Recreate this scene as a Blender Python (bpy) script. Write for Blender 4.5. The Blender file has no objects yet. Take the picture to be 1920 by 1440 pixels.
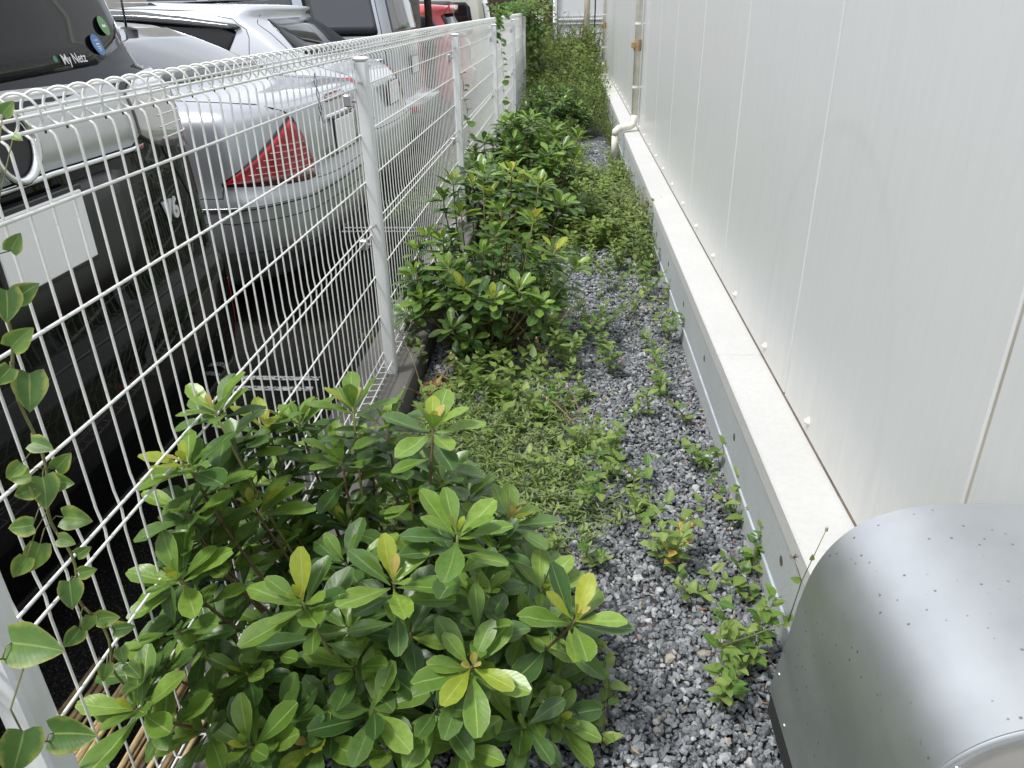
import bpy, math, random
import numpy as np
from mathutils import Vector, Matrix
R_ = math.radians
SC = bpy.context.scene
COL = SC.collection
rnd = random.Random(7)

# ------------------------------------------------------------------ camera
CAMH = 1.32
def _frame():
    f, cx, cy = 1423.0, 960.0, 720.0
    a = np.array([1069-cx, 10-cy, f]); a /= np.linalg.norm(a)
    z = np.array([1024-cx, 3583-cy, f]); z -= a*z.dot(a); z /= np.linalg.norm(z); z = -z
    return np.array([np.cross(a, z), a, z]), f, cx, cy
RW, FPX, PCX, PCY = _frame()
cam = bpy.data.cameras.new("camera")
cam.lens = 36.0*FPX/1920.0; cam.sensor_width = 36; cam.clip_start = 0.02; cam.clip_end = 400
camo = bpy.data.objects.new("camera", cam); COL.objects.link(camo)
camo.matrix_world = Matrix(((RW[0][0], -RW[0][1], -RW[0][2], 0), (RW[1][0], -RW[1][1], -RW[1][2], 0),
                            (RW[2][0], -RW[2][1], -RW[2][2], CAMH), (0, 0, 0, 1)))
SC.camera = camo
def _ray(px, py): return RW @ np.array([(px-PCX)/FPX, (py-PCY)/FPX, 1.0])
def on_y(px, py, Y): d = _ray(px, py); return Vector(d*(Y/d[1])) + Vector((0, 0, CAMH))
def on_x(px, py, X): d = _ray(px, py); return Vector(d*(X/d[0])) + Vector((0, 0, CAMH))
def on_z(px, py, Z): d = _ray(px, py); return Vector(d*((Z-CAMH)/d[2])) + Vector((0, 0, CAMH))

# ------------------------------------------------------------------ world, sun, exposure
SUN_EL, SUN_AZ = 62.0, 235.0          # azimuth clockwise from +Y
w = bpy.data.worlds.new("World"); SC.world = w; w.use_nodes = True
nt = w.node_tree; nt.nodes.clear()
def _n(t, k, **kw):
    n = t.nodes.new(k)
    for a, b in kw.items(): setattr(n, a, b)
    return n
sky = _n(nt, 'ShaderNodeTexSky', sky_type='NISHITA', sun_disc=False)
sky.sun_elevation = R_(SUN_EL); sky.sun_rotation = R_(SUN_AZ)
geo = _n(nt, 'ShaderNodeTexCoord')
mp = _n(nt, 'ShaderNodeMapping'); mp.inputs['Scale'].default_value = (1.2, 1.2, 3.0)
nz = _n(nt, 'ShaderNodeTexNoise'); nz.inputs['Scale'].default_value = 2.2; nz.inputs['Detail'].default_value = 6
rp = _n(nt, 'ShaderNodeValToRGB')
rp.color_ramp.elements[0].position = .30; rp.color_ramp.elements[0].color = (.55, .55, .55, 1)
rp.color_ramp.elements[1].position = .62; rp.color_ramp.elements[1].color = (1, 1, 1, 1)
mx = _n(nt, 'ShaderNodeMix', data_type='RGBA')
mx.inputs['B'].default_value = (8.6, 8.9, 9.4, 1)
bg = _n(nt, 'ShaderNodeBackground'); bg.inputs['Strength'].default_value = 0.10
ow = _n(nt, 'ShaderNodeOutputWorld')
L = nt.links.new
L(geo.outputs['Generated'], mp.inputs['Vector']); L(mp.outputs[0], nz.inputs['Vector']); L(nz.outputs['Fac'], rp.inputs['Fac'])
L(rp.outputs['Color'], mx.inputs['Factor']); L(sky.outputs[0], mx.inputs['A']); L(mx.outputs['Result'], bg.inputs['Color']); L(bg.outputs[0], ow.inputs[0])
sl = bpy.data.lights.new("sun", 'SUN'); sl.energy = 2.5; sl.angle = R_(11); sl.color = (1, .975, .94)
so = bpy.data.objects.new("sun", sl); COL.objects.link(so)
_az, _el = R_(SUN_AZ), R_(SUN_EL)
sdir = Vector((math.sin(_az)*math.cos(_el), math.cos(_az)*math.cos(_el), math.sin(_el)))
so.rotation_euler = sdir.to_track_quat('Z', 'Y').to_euler()
SC.view_settings.view_transform = 'Standard'; SC.view_settings.look = 'None'
SC.view_settings.exposure = 0.62; SC.view_settings.gamma = 1; SC.view_settings.use_curve_mapping = False
SC.render.engine = 'CYCLES'
SC.cycles.max_bounces = 6; SC.cycles.diffuse_bounces = 3; SC.cycles.glossy_bounces = 3
SC.cycles.transmission_bounces = 4; SC.cycles.transparent_max_bounces = 6
SC.cycles.use_denoising = True; SC.cycles.caustics_reflective = False; SC.cycles.caustics_refractive = False

# ------------------------------------------------------------------ materials
MATS = {}
class NT:
    """small helper around a material's nodes"""
    def __init__(s, name):
        s.m = bpy.data.materials.new(name); s.m.use_nodes = True; s.t = s.m.node_tree; s.t.nodes.clear()
        s.out = s.t.nodes.new('ShaderNodeOutputMaterial'); s.b = s.t.nodes.new('ShaderNodeBsdfPrincipled')
        s.t.links.new(s.b.outputs[0], s.out.inputs[0]); MATS[name] = s.m
    def n(s, k, **kw): return _n(s.t, k, **kw)
    def l(s, a, b): s.t.links.new(a, b)
    def set(s, **kw):
        for k, v in kw.items():
            k = k.replace('_', ' ')
            s.b.inputs[k].default_value = v
        return s
    def coord(s, kind='Object', scale=(1, 1, 1)):
        c = s.n('ShaderNodeTexCoord'); m = s.n('ShaderNodeMapping'); m.inputs['Scale'].default_value = scale
        s.l(c.outputs[kind], m.inputs['Vector']); return m.outputs[0]
    def pos(s, scale=(1, 1, 1)):
        c = s.n('ShaderNodeNewGeometry'); m = s.n('ShaderNodeMapping'); m.inputs['Scale'].default_value = scale
        s.l(c.outputs['Position'], m.inputs['Vector']); return m.outputs[0]
    def noise(s, vec, scale, detail=4, rough=.55):
        x = s.n('ShaderNodeTexNoise'); x.inputs['Scale'].default_value = scale; x.inputs['Detail'].default_value = detail
        x.inputs['Roughness'].default_value = rough; s.l(vec, x.inputs['Vector']); return x.outputs['Fac']
    def ramp(s, fac, stops):
        r = s.n('ShaderNodeValToRGB'); e = r.color_ramp.elements
        while len(e) < len(stops): e.new(.5)
        for i, (p, c) in enumerate(stops):
            e[i].position = p; e[i].color = (c[0], c[1], c[2], 1) if not isinstance(c, (int, float)) else (c, c, c, 1)
        s.l(fac, r.inputs['Fac']); return r.outputs['Color']
    def mix(s, fac, a, b, mode='MIX'):
        m = s.n('ShaderNodeMix', data_type='RGBA', blend_type=mode)
        for k, v in (('Factor', fac), ('A', a), ('B', b)):
            if hasattr(v, 'links'): s.l(v, m.inputs[k])
            else: m.inputs[k].default_value = v if k == 'Factor' else (v[0], v[1], v[2], 1)
        return m.outputs['Result']
    def math(s, op, a, b=None, clamp=False):
        m = s.n('ShaderNodeMath', operation=op, use_clamp=clamp)
        for i, v in enumerate((a, b)):
            if v is None: continue
            if hasattr(v, 'links'): s.l(v, m.inputs[i])
            else: m.inputs[i].default_value = v
        return m.outputs[0]
    def col(s, c): s.l(c, s.b.inputs['Base Color'])
    def rough(s, c): s.l(c, s.b.inputs['Roughness'])
    def bump(s, h, strength=.3, dist=.01):
        b = s.n('ShaderNodeBump'); b.inputs['Strength'].default_value = strength; b.inputs['Distance'].default_value = dist
        s.l(h, b.inputs['Height']); s.l(b.outputs[0], s.b.inputs['Normal']); return b.outputs[0]
def plain(name, c, rough=.5, metal=0.0, coat=0.0, spec=.5, var=0.0, vs=6.0):
    q = NT(name).set(Roughness=rough, Metallic=metal, Coat_Weight=coat, Coat_Roughness=.04)
    q.b.inputs['Specular IOR Level'].default_value = spec
    if var:
        n = q.noise(q.pos(), vs, 6); q.col(q.ramp(n, [(.3, [x*(1-var) for x in c]), (.7, [min(1, x*(1+var*.6)) for x in c])]))
    else: q.b.inputs['Base Color'].default_value = (*c, 1)
    return q.m

# painted sandwich panels of the building, faint runs and smears
q = NT('panel_paint').set(Roughness=.32)
v = q.pos(); n1 = q.noise(q.pos((14, 14, .9)), 3, 6, .6); n2 = q.noise(v, 1.1, 3); n3 = q.noise(v, 90, 2)
c = q.ramp(n1, [(.30, (.605, .624, .632)), (.55, (.635, .650, .653)), (.8, (.645, .658, .660))])
c = q.mix(q.ramp(n2, [(.35, 0.0), (.7, .35)]), c, (.66, .665, .64))
c = q.mix(q.ramp(q.noise(q.pos((60, 60, 5)), 2.2, 3), [(.66, 0.0), (.74, .22)]), c, (.42, .43, .42))
c = q.mix(q.ramp(n3, [(.74, 0.0), (.78, .35)]), c, (.35, .34, .32))
sx = q.n('ShaderNodeSeparateXYZ'); gp = q.n('ShaderNodeNewGeometry'); q.l(gp.outputs['Position'], sx.inputs[0])
dz = q.math('ADD', sx.outputs[2], q.math('MULTIPLY', q.noise(q.pos((9, 9, 2)), 2.4, 5), -.25))
c = q.mix(q.ramp(dz, [(.10, .30), (.28, 0.0)]), c, (.44, .40, .32))
dy = q.math('SUBTRACT', sx.outputs[1], 1.96); dzz = q.math('SUBTRACT', sx.outputs[2], .40)
rr_ = q.math('SQRT', q.math('ADD', q.math('MULTIPLY', q.math('MULTIPLY', dy, dy), 1.6), q.math('MULTIPLY', dzz, dzz)))
arc_ = q.ramp(q.math('ABSOLUTE', q.math('SUBTRACT', rr_, .64)), [(.006, .16), (.035, 0.0)])
c = q.mix(q.math('MULTIPLY', arc_, q.ramp(q.noise(v, 1.7, 3), [(.35, 0.0), (.55, 1.0)])), c, (.47, .48, .49))
q.col(c); q.rough(q.ramp(n1, [(.3, .36), (.7, .30)])); q.bump(q.noise(v, 2.0, 2), .05, .02)
plain('panel_joint', (.40, .37, .30), .8, var=.2)
plain('groove_pale', (.42, .455, .50), .5, var=.2, vs=12); plain('yellowed_leaf', (.42, .30, .07), .6, var=.4, vs=60); plain('base_seal', (.17, .13, .10), .9, var=.4, vs=25); plain('joint_dark', (.10, .075, .06), .9, var=.4, vs=20)
plain('cream_plastic', (.78, .76, .64), .5)
def concrete(name, base, dark, pits=.4):
    q = NT(name).set(Roughness=.85); v = q.pos()
    c = q.mix(q.noise(v, 3.0, 8, .6), dark, base)
    c = q.mix(q.ramp(q.noise(v, 45, 5), [(.40, .12), (.55, 0.0)]), c, [x*.75 for x in dark])
    c = q.mix(q.ramp(q.noise(v, 210, 2), [(.68, 0.0), (.74, pits)]), c, (.12, .115, .11))
    q.col(c); q.bump(q.noise(v, 120, 6, .7), .35, .004); return q
concrete('ledge_concrete', (.56, .56, .545), (.46, .46, .45), .3)
q = concrete('wall_concrete', (.47, .495, .50), (.35, .375, .385), .4)
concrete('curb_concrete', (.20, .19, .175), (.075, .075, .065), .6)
q = concrete('end_wall_paint', (.74, .75, .77), (.60, .61, .63), .1)
# asphalt with pale worn specks and a hint of moss
q = NT('asphalt').set(Roughness=1.0); q.b.inputs['Specular IOR Level'].default_value = .12; v = q.pos()
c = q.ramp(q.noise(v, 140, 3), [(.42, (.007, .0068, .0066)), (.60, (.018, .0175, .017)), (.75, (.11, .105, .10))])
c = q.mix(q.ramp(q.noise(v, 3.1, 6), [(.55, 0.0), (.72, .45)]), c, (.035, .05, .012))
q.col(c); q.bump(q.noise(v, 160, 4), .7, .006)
q = NT('road_paint').set(Roughness=.8); v = q.pos()
c = q.ramp(q.noise(v, 75, 3, .7), [(.46, (.04, .038, .036)), (.50, (.72, .72, .70))]); q.col(c)
q = NT('soil').set(Roughness=1.0); v = q.pos()
q.col(q.ramp(q.noise(v, 60, 5, .7), [(.35, (.018, .018, .018)), (.55, (.06, .06, .062)), (.75, (.15, .15, .155))])); q.bump(q.noise(v, 90, 4), 1.0, .012)
# pebbles, tone from the attribute 'rnd'
q = NT('pebble').set(Roughness=.72)
at = q.n('ShaderNodeAttribute', attribute_name='rnd'); v = q.pos()
c = q.ramp(at.outputs['Fac'], [(0, (.036, .041, .047)), (.32, (.078, .088, .098)), (.62, (.165, .178, .195)), (.88, (.28, .295, .31)), (.975, (.44, .45, .45)), (.992, (.30, .24, .17))])
c = q.mix(q.ramp(q.noise(v, 170, 4, .7), [(.42, 0.0), (.70, .55)]), c, (.42, .43, .44))
c = q.mix(q.ramp(q.noise(v, 60, 4), [(.35, .35), (.5, 0.0)]), c, (.03, .032, .036))
q.col(c); q.bump(q.noise(v, 260, 3), .3, .002)
# white coated wire and posts
q = NT('white_wire').set(Roughness=.45); v = q.pos()
c = q.mix(q.ramp(q.noise(v, 30, 6), [(.48, 0.0), (.75, .35)]), (.78, .79, .765), (.52, .52, .47)); c = q.mix(q.ramp(q.noise(v, 75, 4), [(.67, 0.0), (.74, .7)]), c, (.26, .19, .12)); q.col(c)
q = NT('white_post').set(Roughness=.4); v = q.pos()
c = q.mix(q.ramp(q.noise(q.pos((20, 20, 4)), 2, 6), [(.45, 0.0), (.8, .4)]), (.74, .76, .765), (.50, .51, .49)); q.col(c)
plain('rust_dot', (.03, .025, .02), .8)
plain('steel', (.6, .6, .6), .35, 1.0)
# galvanised sheet of the hood
q = NT('galvanised').set(Metallic=.90, Roughness=.42); v = q.pos()
c = q.ramp(q.noise(q.pos((3, 3, 3)), 2.5, 6), [(.3, (.48, .505, .52)), (.7, (.58, .60, .615))])
vo = q.n('ShaderNodeTexVoronoi'); vo.inputs['Scale'].default_value = 62; q.l(v, vo.inputs['Vector'])
spot = q.ramp(vo.outputs['Distance'], [(.09, 1.0), (.14, 0.0)])
sel = q.ramp(q.noise(v, 9, 3), [(.44, 0.0), (.54, 1.0)])
c = q.mix(q.math('MULTIPLY', spot, sel), c, (.22, .22, .22))
q.col(c); q.rough(q.ramp(q.noise(q.pos((9, 3, 9)), 2, 5), [(.3, .42), (.7, .50)])); q.bump(q.noise(v, 6, 3), .06, .01)
plain('hood_end', (.42, .41, .385), .45, .5, var=.15)
plain('rubber', (.016, .016, .017), .8)
plain('pipe_cream', (.72, .69, .60), .45, var=.12, vs=15)
plain('pipe_beige', (.55, .51, .40), .55, var=.15)
plain('brown_tape', (.33, .24, .12), .7, var=.3, vs=30)
plain('reed_brown', (.34, .24, .12), .8, var=.5, vs=40)
plain('reed_pale', (.55, .42, .22), .8, var=.4, vs=40)
# vehicle finishes
def paint(name, c, metal=.6, rough=.34):
    q = NT(name).set(Metallic=metal, Roughness=rough, Coat_Weight=1.0, Coat_Roughness=.03)
    q.b.inputs['Coat IOR'].default_value = 1.36 if max(c) < .05 else 1.5
    n = q.noise(q.pos(), 1200, 1); q.col(q.ramp(n, [(.3, [x*.9 for x in c]), (.7, [min(1, x*1.08) for x in c])]))
    if max(c) < .05: q.b.inputs['Specular IOR Level'].default_value = 0.0; q.b.inputs['Coat Weight'].default_value = .7
    return q.m
paint('silver_paint', (.44, .46, .49), .65); paint('white_silver_paint', (.52, .54, .57), .4)
paint('bluegrey_silver_paint', (.47, .50, .545)); paint('black_paint', (.006, .006, .007), 0, .3)
paint('red_paint', (.55, .03, .035), 0, .5); paint('beige_paint', (.52, .53, .45), .3)
plain('silver_plastic', (.30, .31, .33), .35, .5, .6)
plain('dark_glass', (.009, .010, .011), .04, 0, .0, .36); plain('grey_glass', (.07, .074, .082), .05, 0, .3)
plain('black_trim', (.012, .012, .013), .35); plain('gap_dark', (.008, .008, .009), .6)
plain('smoke_visor', (.05, .052, .056), .15, 0, .8); plain('chrome', (.82, .83, .84), .08, 1.0)
plain('satin_chrome', (.60, .61, .61), .42, .55); plain('badge_silver', (.75, .76, .77), .3, .2)
q = NT('red_lamp').set(Roughness=.2, Coat_Weight=.25); v = q.coord('Object')
q.col(q.ramp(q.noise(q.coord('Object', (1, 1, 1)), 55, 3), [(.35, (.16, .002, .004)), (.6, (.46, .008, .015))]))
q = NT('dark_red_lamp').set(Roughness=.12, Coat_Weight=1.0); q.b.inputs['Base Color'].default_value = (.09, .002, .004, 1)
plain('clear_lamp', (.62, .60, .60), .12, .6, 1.0); plain('amber_lamp', (.55, .22, .05), .15, 0, 1.0)
plain('lamp_stripe', (.55, .36, .36), .2, .2, .3)
plain('tyre', (.02, .02, .02), .9); plain('alloy', (.55, .56, .57), .3, .9)
plain('plate_white', (.88, .88, .88), .6); plain('sticker_green', (.12, .30, .09), .5); plain('sticker_blue', (.07, .20, .48), .5)
plain('print_white', (.85, .85, .85), .5); plain('clover_green', (.05, .24, .12), .5)
plain('cream_render', (.66, .62, .54), .9, var=.1, vs=2); plain('brown_wood', (.065, .042, .03), .9, var=.5, vs=9)
plain('pole_grey', (.30, .29, .26), .9, var=.25, vs=12); plain('cable_black', (.02, .02, .025), .6)
plain('dry_leaf', (.30, .13, .06), .8, var=.4, vs=60); plain('straw', (.38, .27, .15), .8, var=.3, vs=40); plain('seed_head', (.42, .34, .24), .9, var=.3, vs=50)
plain('flower_yellow', (.65, .36, .03), .7)
# banner: soft patches of colour
q = NT('banner_print').set(Roughness=.6)
vo = q.n('ShaderNodeTexVoronoi'); vo.inputs['Scale'].default_value = 5.0; q.l(q.pos(), vo.inputs['Vector'])
hs = q.n('ShaderNodeHueSaturation'); hs.inputs['Saturation'].default_value = .75; hs.inputs['Value'].default_value = .8; q.l(vo.outputs['Color'], hs.inputs['Color'])
q.col(q.mix(.42, hs.outputs[0], (.66, .68, .72)))

def leafmat(name, deep, light, rib, rough=.38, trans=.25, edge=None, ribw=.035):
    q = NT(name).set(Roughness=rough)
    oi = q.n('ShaderNodeObjectInfo'); at = q.n('ShaderNodeAttribute', attribute_name='rnd')
    r = q.math('FRACT', q.math('ADD', oi.outputs['Random'], at.outputs['Fac']))
    uv = q.n('ShaderNodeUVMap'); sp = q.n('ShaderNodeSeparateXYZ'); q.l(uv.outputs[0], sp.inputs[0])
    c = q.ramp(r, [(0, deep), (.65, [(a+b)/2 for a, b in zip(deep, light)]), (1, light)])
    n = q.noise(q.pos(), 90, 3); c = q.mix(q.ramp(n, [(.35, .3), (.65, 0.0)]), c, [x*.6 for x in deep])
    d = q.math('ABSOLUTE', q.math('SUBTRACT', sp.outputs[0], .5))          # 0 at midrib, .5 at edge
    if edge is not None:
        e = q.math('ADD', d, q.math('MULTIPLY', q.math('SUBTRACT', q.noise(q.pos(), 45, 4), .5), .55))
        c = q.mix(q.ramp(e, [(.33, 0.0), (.50, .75)]), c, edge)
    else:
        c = q.mix(q.ramp(d, [(.455, 0.0), (.49, .45)]), c, rib)
    ve = q.math('SINE', q.math('ADD', q.math('MULTIPLY', sp.outputs[1], 62.0), q.math('MULTIPLY', d, -34.0)))
    c = q.mix(q.ramp(ve, [(.80, 0.0), (1.0, .07)]), c, rib)
    c = q.mix(q.ramp(d, [(ribw*.45, .85), (ribw, 0.0)]), c, rib)
    sp_ = q.noise(q.pos(), 130, 2); c = q.mix(q.ramp(sp_, [(.715, 0.0), (.75, .7)]), c, (.22, .14, .05))
    q.col(c); q.bump(ve, .04, .001)
    tr = q.n('ShaderNodeBsdfTranslucent'); cc = q.mix(.5, c, [min(1, x*1.5) for x in light]); q.l(cc, tr.inputs['Color'])
    ms = q.n('ShaderNodeMixShader'); ms.inputs[0].default_value = trans
    q.l(q.b.outputs[0], ms.inputs[1]); q.l(tr.outputs[0], ms.inputs[2]); q.l(ms.outputs[0], q.out.inputs[0])
leafmat('leaf_old', (.050, .112, .028), (.125, .225, .046), (.20, .30, .10), .36, .16)
leafmat('leaf_mid', (.115, .220, .034), (.235, .365, .058), (.34, .45, .14), .34, .24)
leafmat('leaf_young', (.28, .38, .040), (.46, .50, .06), (.50, .52, .15), .38, .35)
leafmat('leaf_bud', (.42, .34, .09), (.55, .46, .14), (.6, .5, .2), .45, .3)
leafmat('vine_leaf', (.075, .165, .035), (.16, .28, .055), (.30, .38, .12), .42, .3, edge=(.40, .42, .09))
leafmat('creeper_leaf', (.06, .15, .025), (.17, .30, .05), (.28, .38, .10), .42, .35)
leafmat('weed_leaf', (.14, .235, .045), (.32, .42, .11), (.28, .38, .13), .5, .35)
leafmat('cover_leaf', (.14, .21, .07), (.33, .40, .17), (.30, .38, .18), .55, .35)
leafmat('thicket_leaf', (.075, .125, .028), (.24, .30, .07), (.22, .28, .09), .5, .3)
plain('branch_bark', (.13, .085, .045), .8, var=.3, vs=50); plain('branch_green', (.22, .21, .07), .6, var=.25, vs=40)
plain('weed_stem', (.16, .17, .06), .7, var=.3, vs=40)

# ------------------------------------------------------------------ mesh helpers
def link(name, me, mat=None, parent=None, mtx=None, smooth=False):
    if mat is not None and not me.materials:
        for m in (mat if isinstance(mat, (list, tuple)) else [mat]): me.materials.append(MATS[m] if isinstance(m, str) else m)
    if smooth: me.shade_smooth()
    o = bpy.data.objects.new(name, me); COL.objects.link(o)
    if parent is not None: o.parent = parent
    if mtx is not None: o.matrix_local = mtx
    return o
def tag(o, label=None, cat=None, group=None, kind=None):
    if label: o['label'] = label
    if cat: o['category'] = cat
    if group: o['group'] = group
    if kind: o['kind'] = kind
    return o
def empty(name, loc=(0, 0, 0), rz=0.0):
    o = bpy.data.objects.new(name, None); COL.objects.link(o); o.empty_display_size = .05
    o.location = loc; o.rotation_euler = (0, 0, rz); return o
class MB:
    def __init__(s): s.v = []; s.f = []; s.mi = []
    def add(s, vs, fs, mi=0):
        k = len(s.v); s.v += [tuple(p) for p in vs]; s.f += [tuple(i+k for i in f) for f in fs]; s.mi += [mi]*len(fs); return s
    def box(s, a, b, mi=0):
        (x0, y0, z0), (x1, y1, z1) = a, b
        return s.add([(x0, y0, z0), (x1, y0, z0), (x1, y1, z0), (x0, y1, z0), (x0, y0, z1), (x1, y0, z1), (x1, y1, z1), (x0, y1, z1)],
              [(0, 3, 2, 1), (4, 5, 6, 7), (0, 1, 5, 4), (1, 2, 6, 5), (2, 3, 7, 6), (3, 0, 4, 7)], mi)
    def bbox(s, a, b, r=.004, mi=0):
        """box with chamfered long and short edges (each face inset by r, joined by bevel strips)"""
        c = [(a[i]+b[i])/2 for i in range(3)]; h = [(b[i]-a[i])/2 for i in range(3)]; r = min(r, *[x*.9 for x in h])
        vs, idx = [], {}
        for sx in (-1, 1):
            for sy in (-1, 1):
                for sz in (-1, 1):
                    for ax in range(3):
                        p = [sx*h[0], sy*h[1], sz*h[2]]
                        for k in range(3):
                            if k != ax: p[k] -= math.copysign(r, p[k])
                        idx[(sx, sy, sz, ax)] = len(vs); vs.append([c[k]+p[k] for k in range(3)])
        fs = []
        for ax in range(3):
            o1, o2 = [k for k in range(3) if k != ax]
            for sg in (-1, 1):
                def K(u, v_):
                    t = [0, 0, 0]; t[ax] = sg; t[o1] = u; t[o2] = v_; return idx[(*t, ax)]
                fs.append((K(-1, -1), K(1, -1), K(1, 1), K(-1, 1)))
            for u in (-1, 1):
                for v_ in (-1, 1):
                    def E_(sgn, axx):
                        t = [0, 0, 0]; t[ax] = sgn; t[o1] = u; t[o2] = v_; return idx[(*t, axx)]
                    fs.append((E_(-1, o1), E_(1, o1), E_(1, o2), E_(-1, o2)))
        for sx in (-1, 1):
            for sy in (-1, 1):
                for sz in (-1, 1): fs.append(tuple(idx[(sx, sy, sz, k)] for k in range(3)))
        return s.add(vs, fs, mi)
    def tube(s, pts, r, n=6, caps=True, mi=0):
        pts = [Vector(p) for p in pts]; rr = r if isinstance(r, (list, tuple)) else [r]*len(pts); vs = []; ref = None
        for i, p in enumerate(pts):
            d = (pts[min(i+1, len(pts)-1)]-pts[max(i-1, 0)])
            if d.length < 1e-9: d = Vector((0, 0, 1))
            d.normalize()
            if ref is None: ref = Vector((1, 0, 0)) if abs(d.x) < .8 else Vector((0, 1, 0))
            u = (ref-d*ref.dot(d)).normalized(); ref = u; v_ = d.cross(u)
            for k in range(n):
                a = 2*math.pi*k/n; vs.append(p+(u*math.cos(a)+v_*math.sin(a))*rr[i])
        fs = [(i*n+k, i*n+(k+1) % n, (i+1)*n+(k+1) % n, (i+1)*n+k) for i in range(len(pts)-1) for k in range(n)]
        if caps: fs += [tuple(range(n-1, -1, -1)), tuple((len(pts)-1)*n+k for k in range(n))]
        return s.add(vs, fs, mi)
    def lathe(s, prof, axis='y', n=28, c=(0, 0, 0), mi=0):
        vs = []
        for (r, h) in prof:
            for k in range(n):
                a = 2*math.pi*k/n; x, y = r*math.cos(a), r*math.sin(a)
                p = {'y': (x, h, y), 'z': (x, y, h), 'x': (h, x, y)}[axis]; vs.append([p[i]+c[i] for i in range(3)])
        return s.add(vs, [(i*n+k, i*n+(k+1) % n, (i+1)*n+(k+1) % n, (i+1)*n+k) for i in range(len(prof)-1) for k in range(n)], mi)
    def mesh(s, name='mesh'):
        me = bpy.data.meshes.new(name); me.from_pydata([tuple(p) for p in s.v], [], s.f)
        if any(s.mi): me.polygons.foreach_set('material_index', s.mi)
        me.update(); return me
    def build(s, name, mat, parent=None, smooth=False, mtx=None):
        return link(name, s.mesh(name), mat, parent, mtx, smooth)
def np_mesh(name, V, F, mat, uv=None, rn=None, smooth=True):
    """V (n,3), F (m,k) all faces of k corners, uv per corner, rn per vertex"""
    me = bpy.data.meshes.new(name); k = F.shape[1]
    me.vertices.add(len(V)); me.vertices.foreach_set('co', V.astype(np.float32).ravel())
    me.loops.add(F.size); me.loops.foreach_set('vertex_index', F.astype(np.int32).ravel())
    me.polygons.add(len(F)); me.polygons.foreach_set('loop_start', np.arange(0, F.size, k, dtype=np.int32))
    me.polygons.foreach_set('loop_total', np.full(len(F), k, dtype=np.int32))
    me.polygons.foreach_set('use_smooth', np.full(len(F), smooth))
    if uv is not None:
        l = me.uv_layers.new(name='UVMap'); l.data.foreach_set('uv', uv.astype(np.float32).ravel())
    if rn is not None:
        a = me.attributes.new('rnd', 'FLOAT', 'POINT'); a.data.foreach_set('value', rn.astype(np.float32))
    me.update(calc_edges=True); me.validate()
    if mat: me.materials.append(MATS[mat])
    return me

# ------------------------------------------------------------------ leaves
def leaf_arrays(kind, seed, rows=6, cols=4):
    """unit-long leaf along +Y, upper side +Z. Returns V, F(quads), UV(corners)"""
    g = random.Random(seed)
    fold = g.uniform(.12, .38); droop = g.uniform(-.10, .42); tw = g.uniform(-.25, .25); side = g.uniform(-.10, .10); wav = g.uniform(0, .03)
    V, UVv = [], []
    for i in range(rows+1):
        t = i/rows
        if kind == 'obovate': pet = .08; t2 = max(0, (t-pet)/(1-pet)); hw = .205*(math.sin(math.pi*min(1, t2**1.62))**.55)*(1 if t2 < .97 else .6) + .008
        elif kind == 'ovate': t2 = t; hw = .30*(math.sin(math.pi*min(1, t2**.62))**.85) + .008
        elif kind == 'heart': hw = .42*math.sin(math.pi*min(1, (t+.10)/1.10)**.60)**.8 if t < 1 else .0
        elif kind == 'narrow': hw = .12*math.sin(math.pi*t**.8)**.8 + .004
        hw = max(hw, .004)
        if i == rows: hw = .004 if kind != 'obovate' else .055
        for j in range(cols+1):
            s = (j/cols)*2-1
            x = s*hw; y = t; z = abs(x)*fold - droop*t*t*.55 + math.sin(t*9+s*3)*wav
            if kind == 'heart' and i == 0: y = -.16*abs(s) if abs(s) < 1 else -.10
            x += side*t*t; a = tw*t; xr = x*math.cos(a)-z*math.sin(a)*.3
            V.append((xr, y, z + x*math.sin(a)*.5)); UVv.append((j/cols, t))
    F = [(i*(cols+1)+j, i*(cols+1)+j+1, (i+1)*(cols+1)+j+1, (i+1)*(cols+1)+j) for i in range(rows) for j in range(cols)]
    V, F, U = np.array(V), np.array(F), np.array(UVv)
    return V, F, U[F.ravel()]
LEAF = {}
def leafset(key, kind, mats, n=6, rows=6, cols=4):
    arr = [leaf_arrays(kind, 100+i*7+len(key), rows, cols) for i in range(n)]
    LEAF[key] = (arr, {m: [np_mesh('leaf', V, F, m, U) for V, F, U in arr] for m in mats})
leafset('shrub', 'obovate', ['leaf_old', 'leaf_mid', 'leaf_young', 'leaf_bud'])
leafset('heart', 'heart', ['vine_leaf', 'creeper_leaf'], 5)
leafset('weed', 'ovate', ['weed_leaf', 'dry_leaf', 'thicket_leaf', 'creeper_leaf', 'yellowed_leaf'], 5, 4, 2)
leafset('narrow', 'narrow', ['cover_leaf', 'weed_leaf', 'thicket_leaf', 'cover_leaf'], 4, 3, 2)
def leaf_mtx(p, d, n, size):
    d = Vector(d).normalized(); n = Vector(n); n = n-d*n.dot(d)
    if n.length < 1e-4: n = Vector((1, 0, 0))-d*d.x
    n.normalize(); x = d.cross(n)
    return Matrix(((x.x*size, d.x*size, n.x*size, p[0]), (x.y*size, d.y*size, n.y*size, p[1]), (x.z*size, d.z*size, n.z*size, p[2]), (0, 0, 0, 1)))
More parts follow.
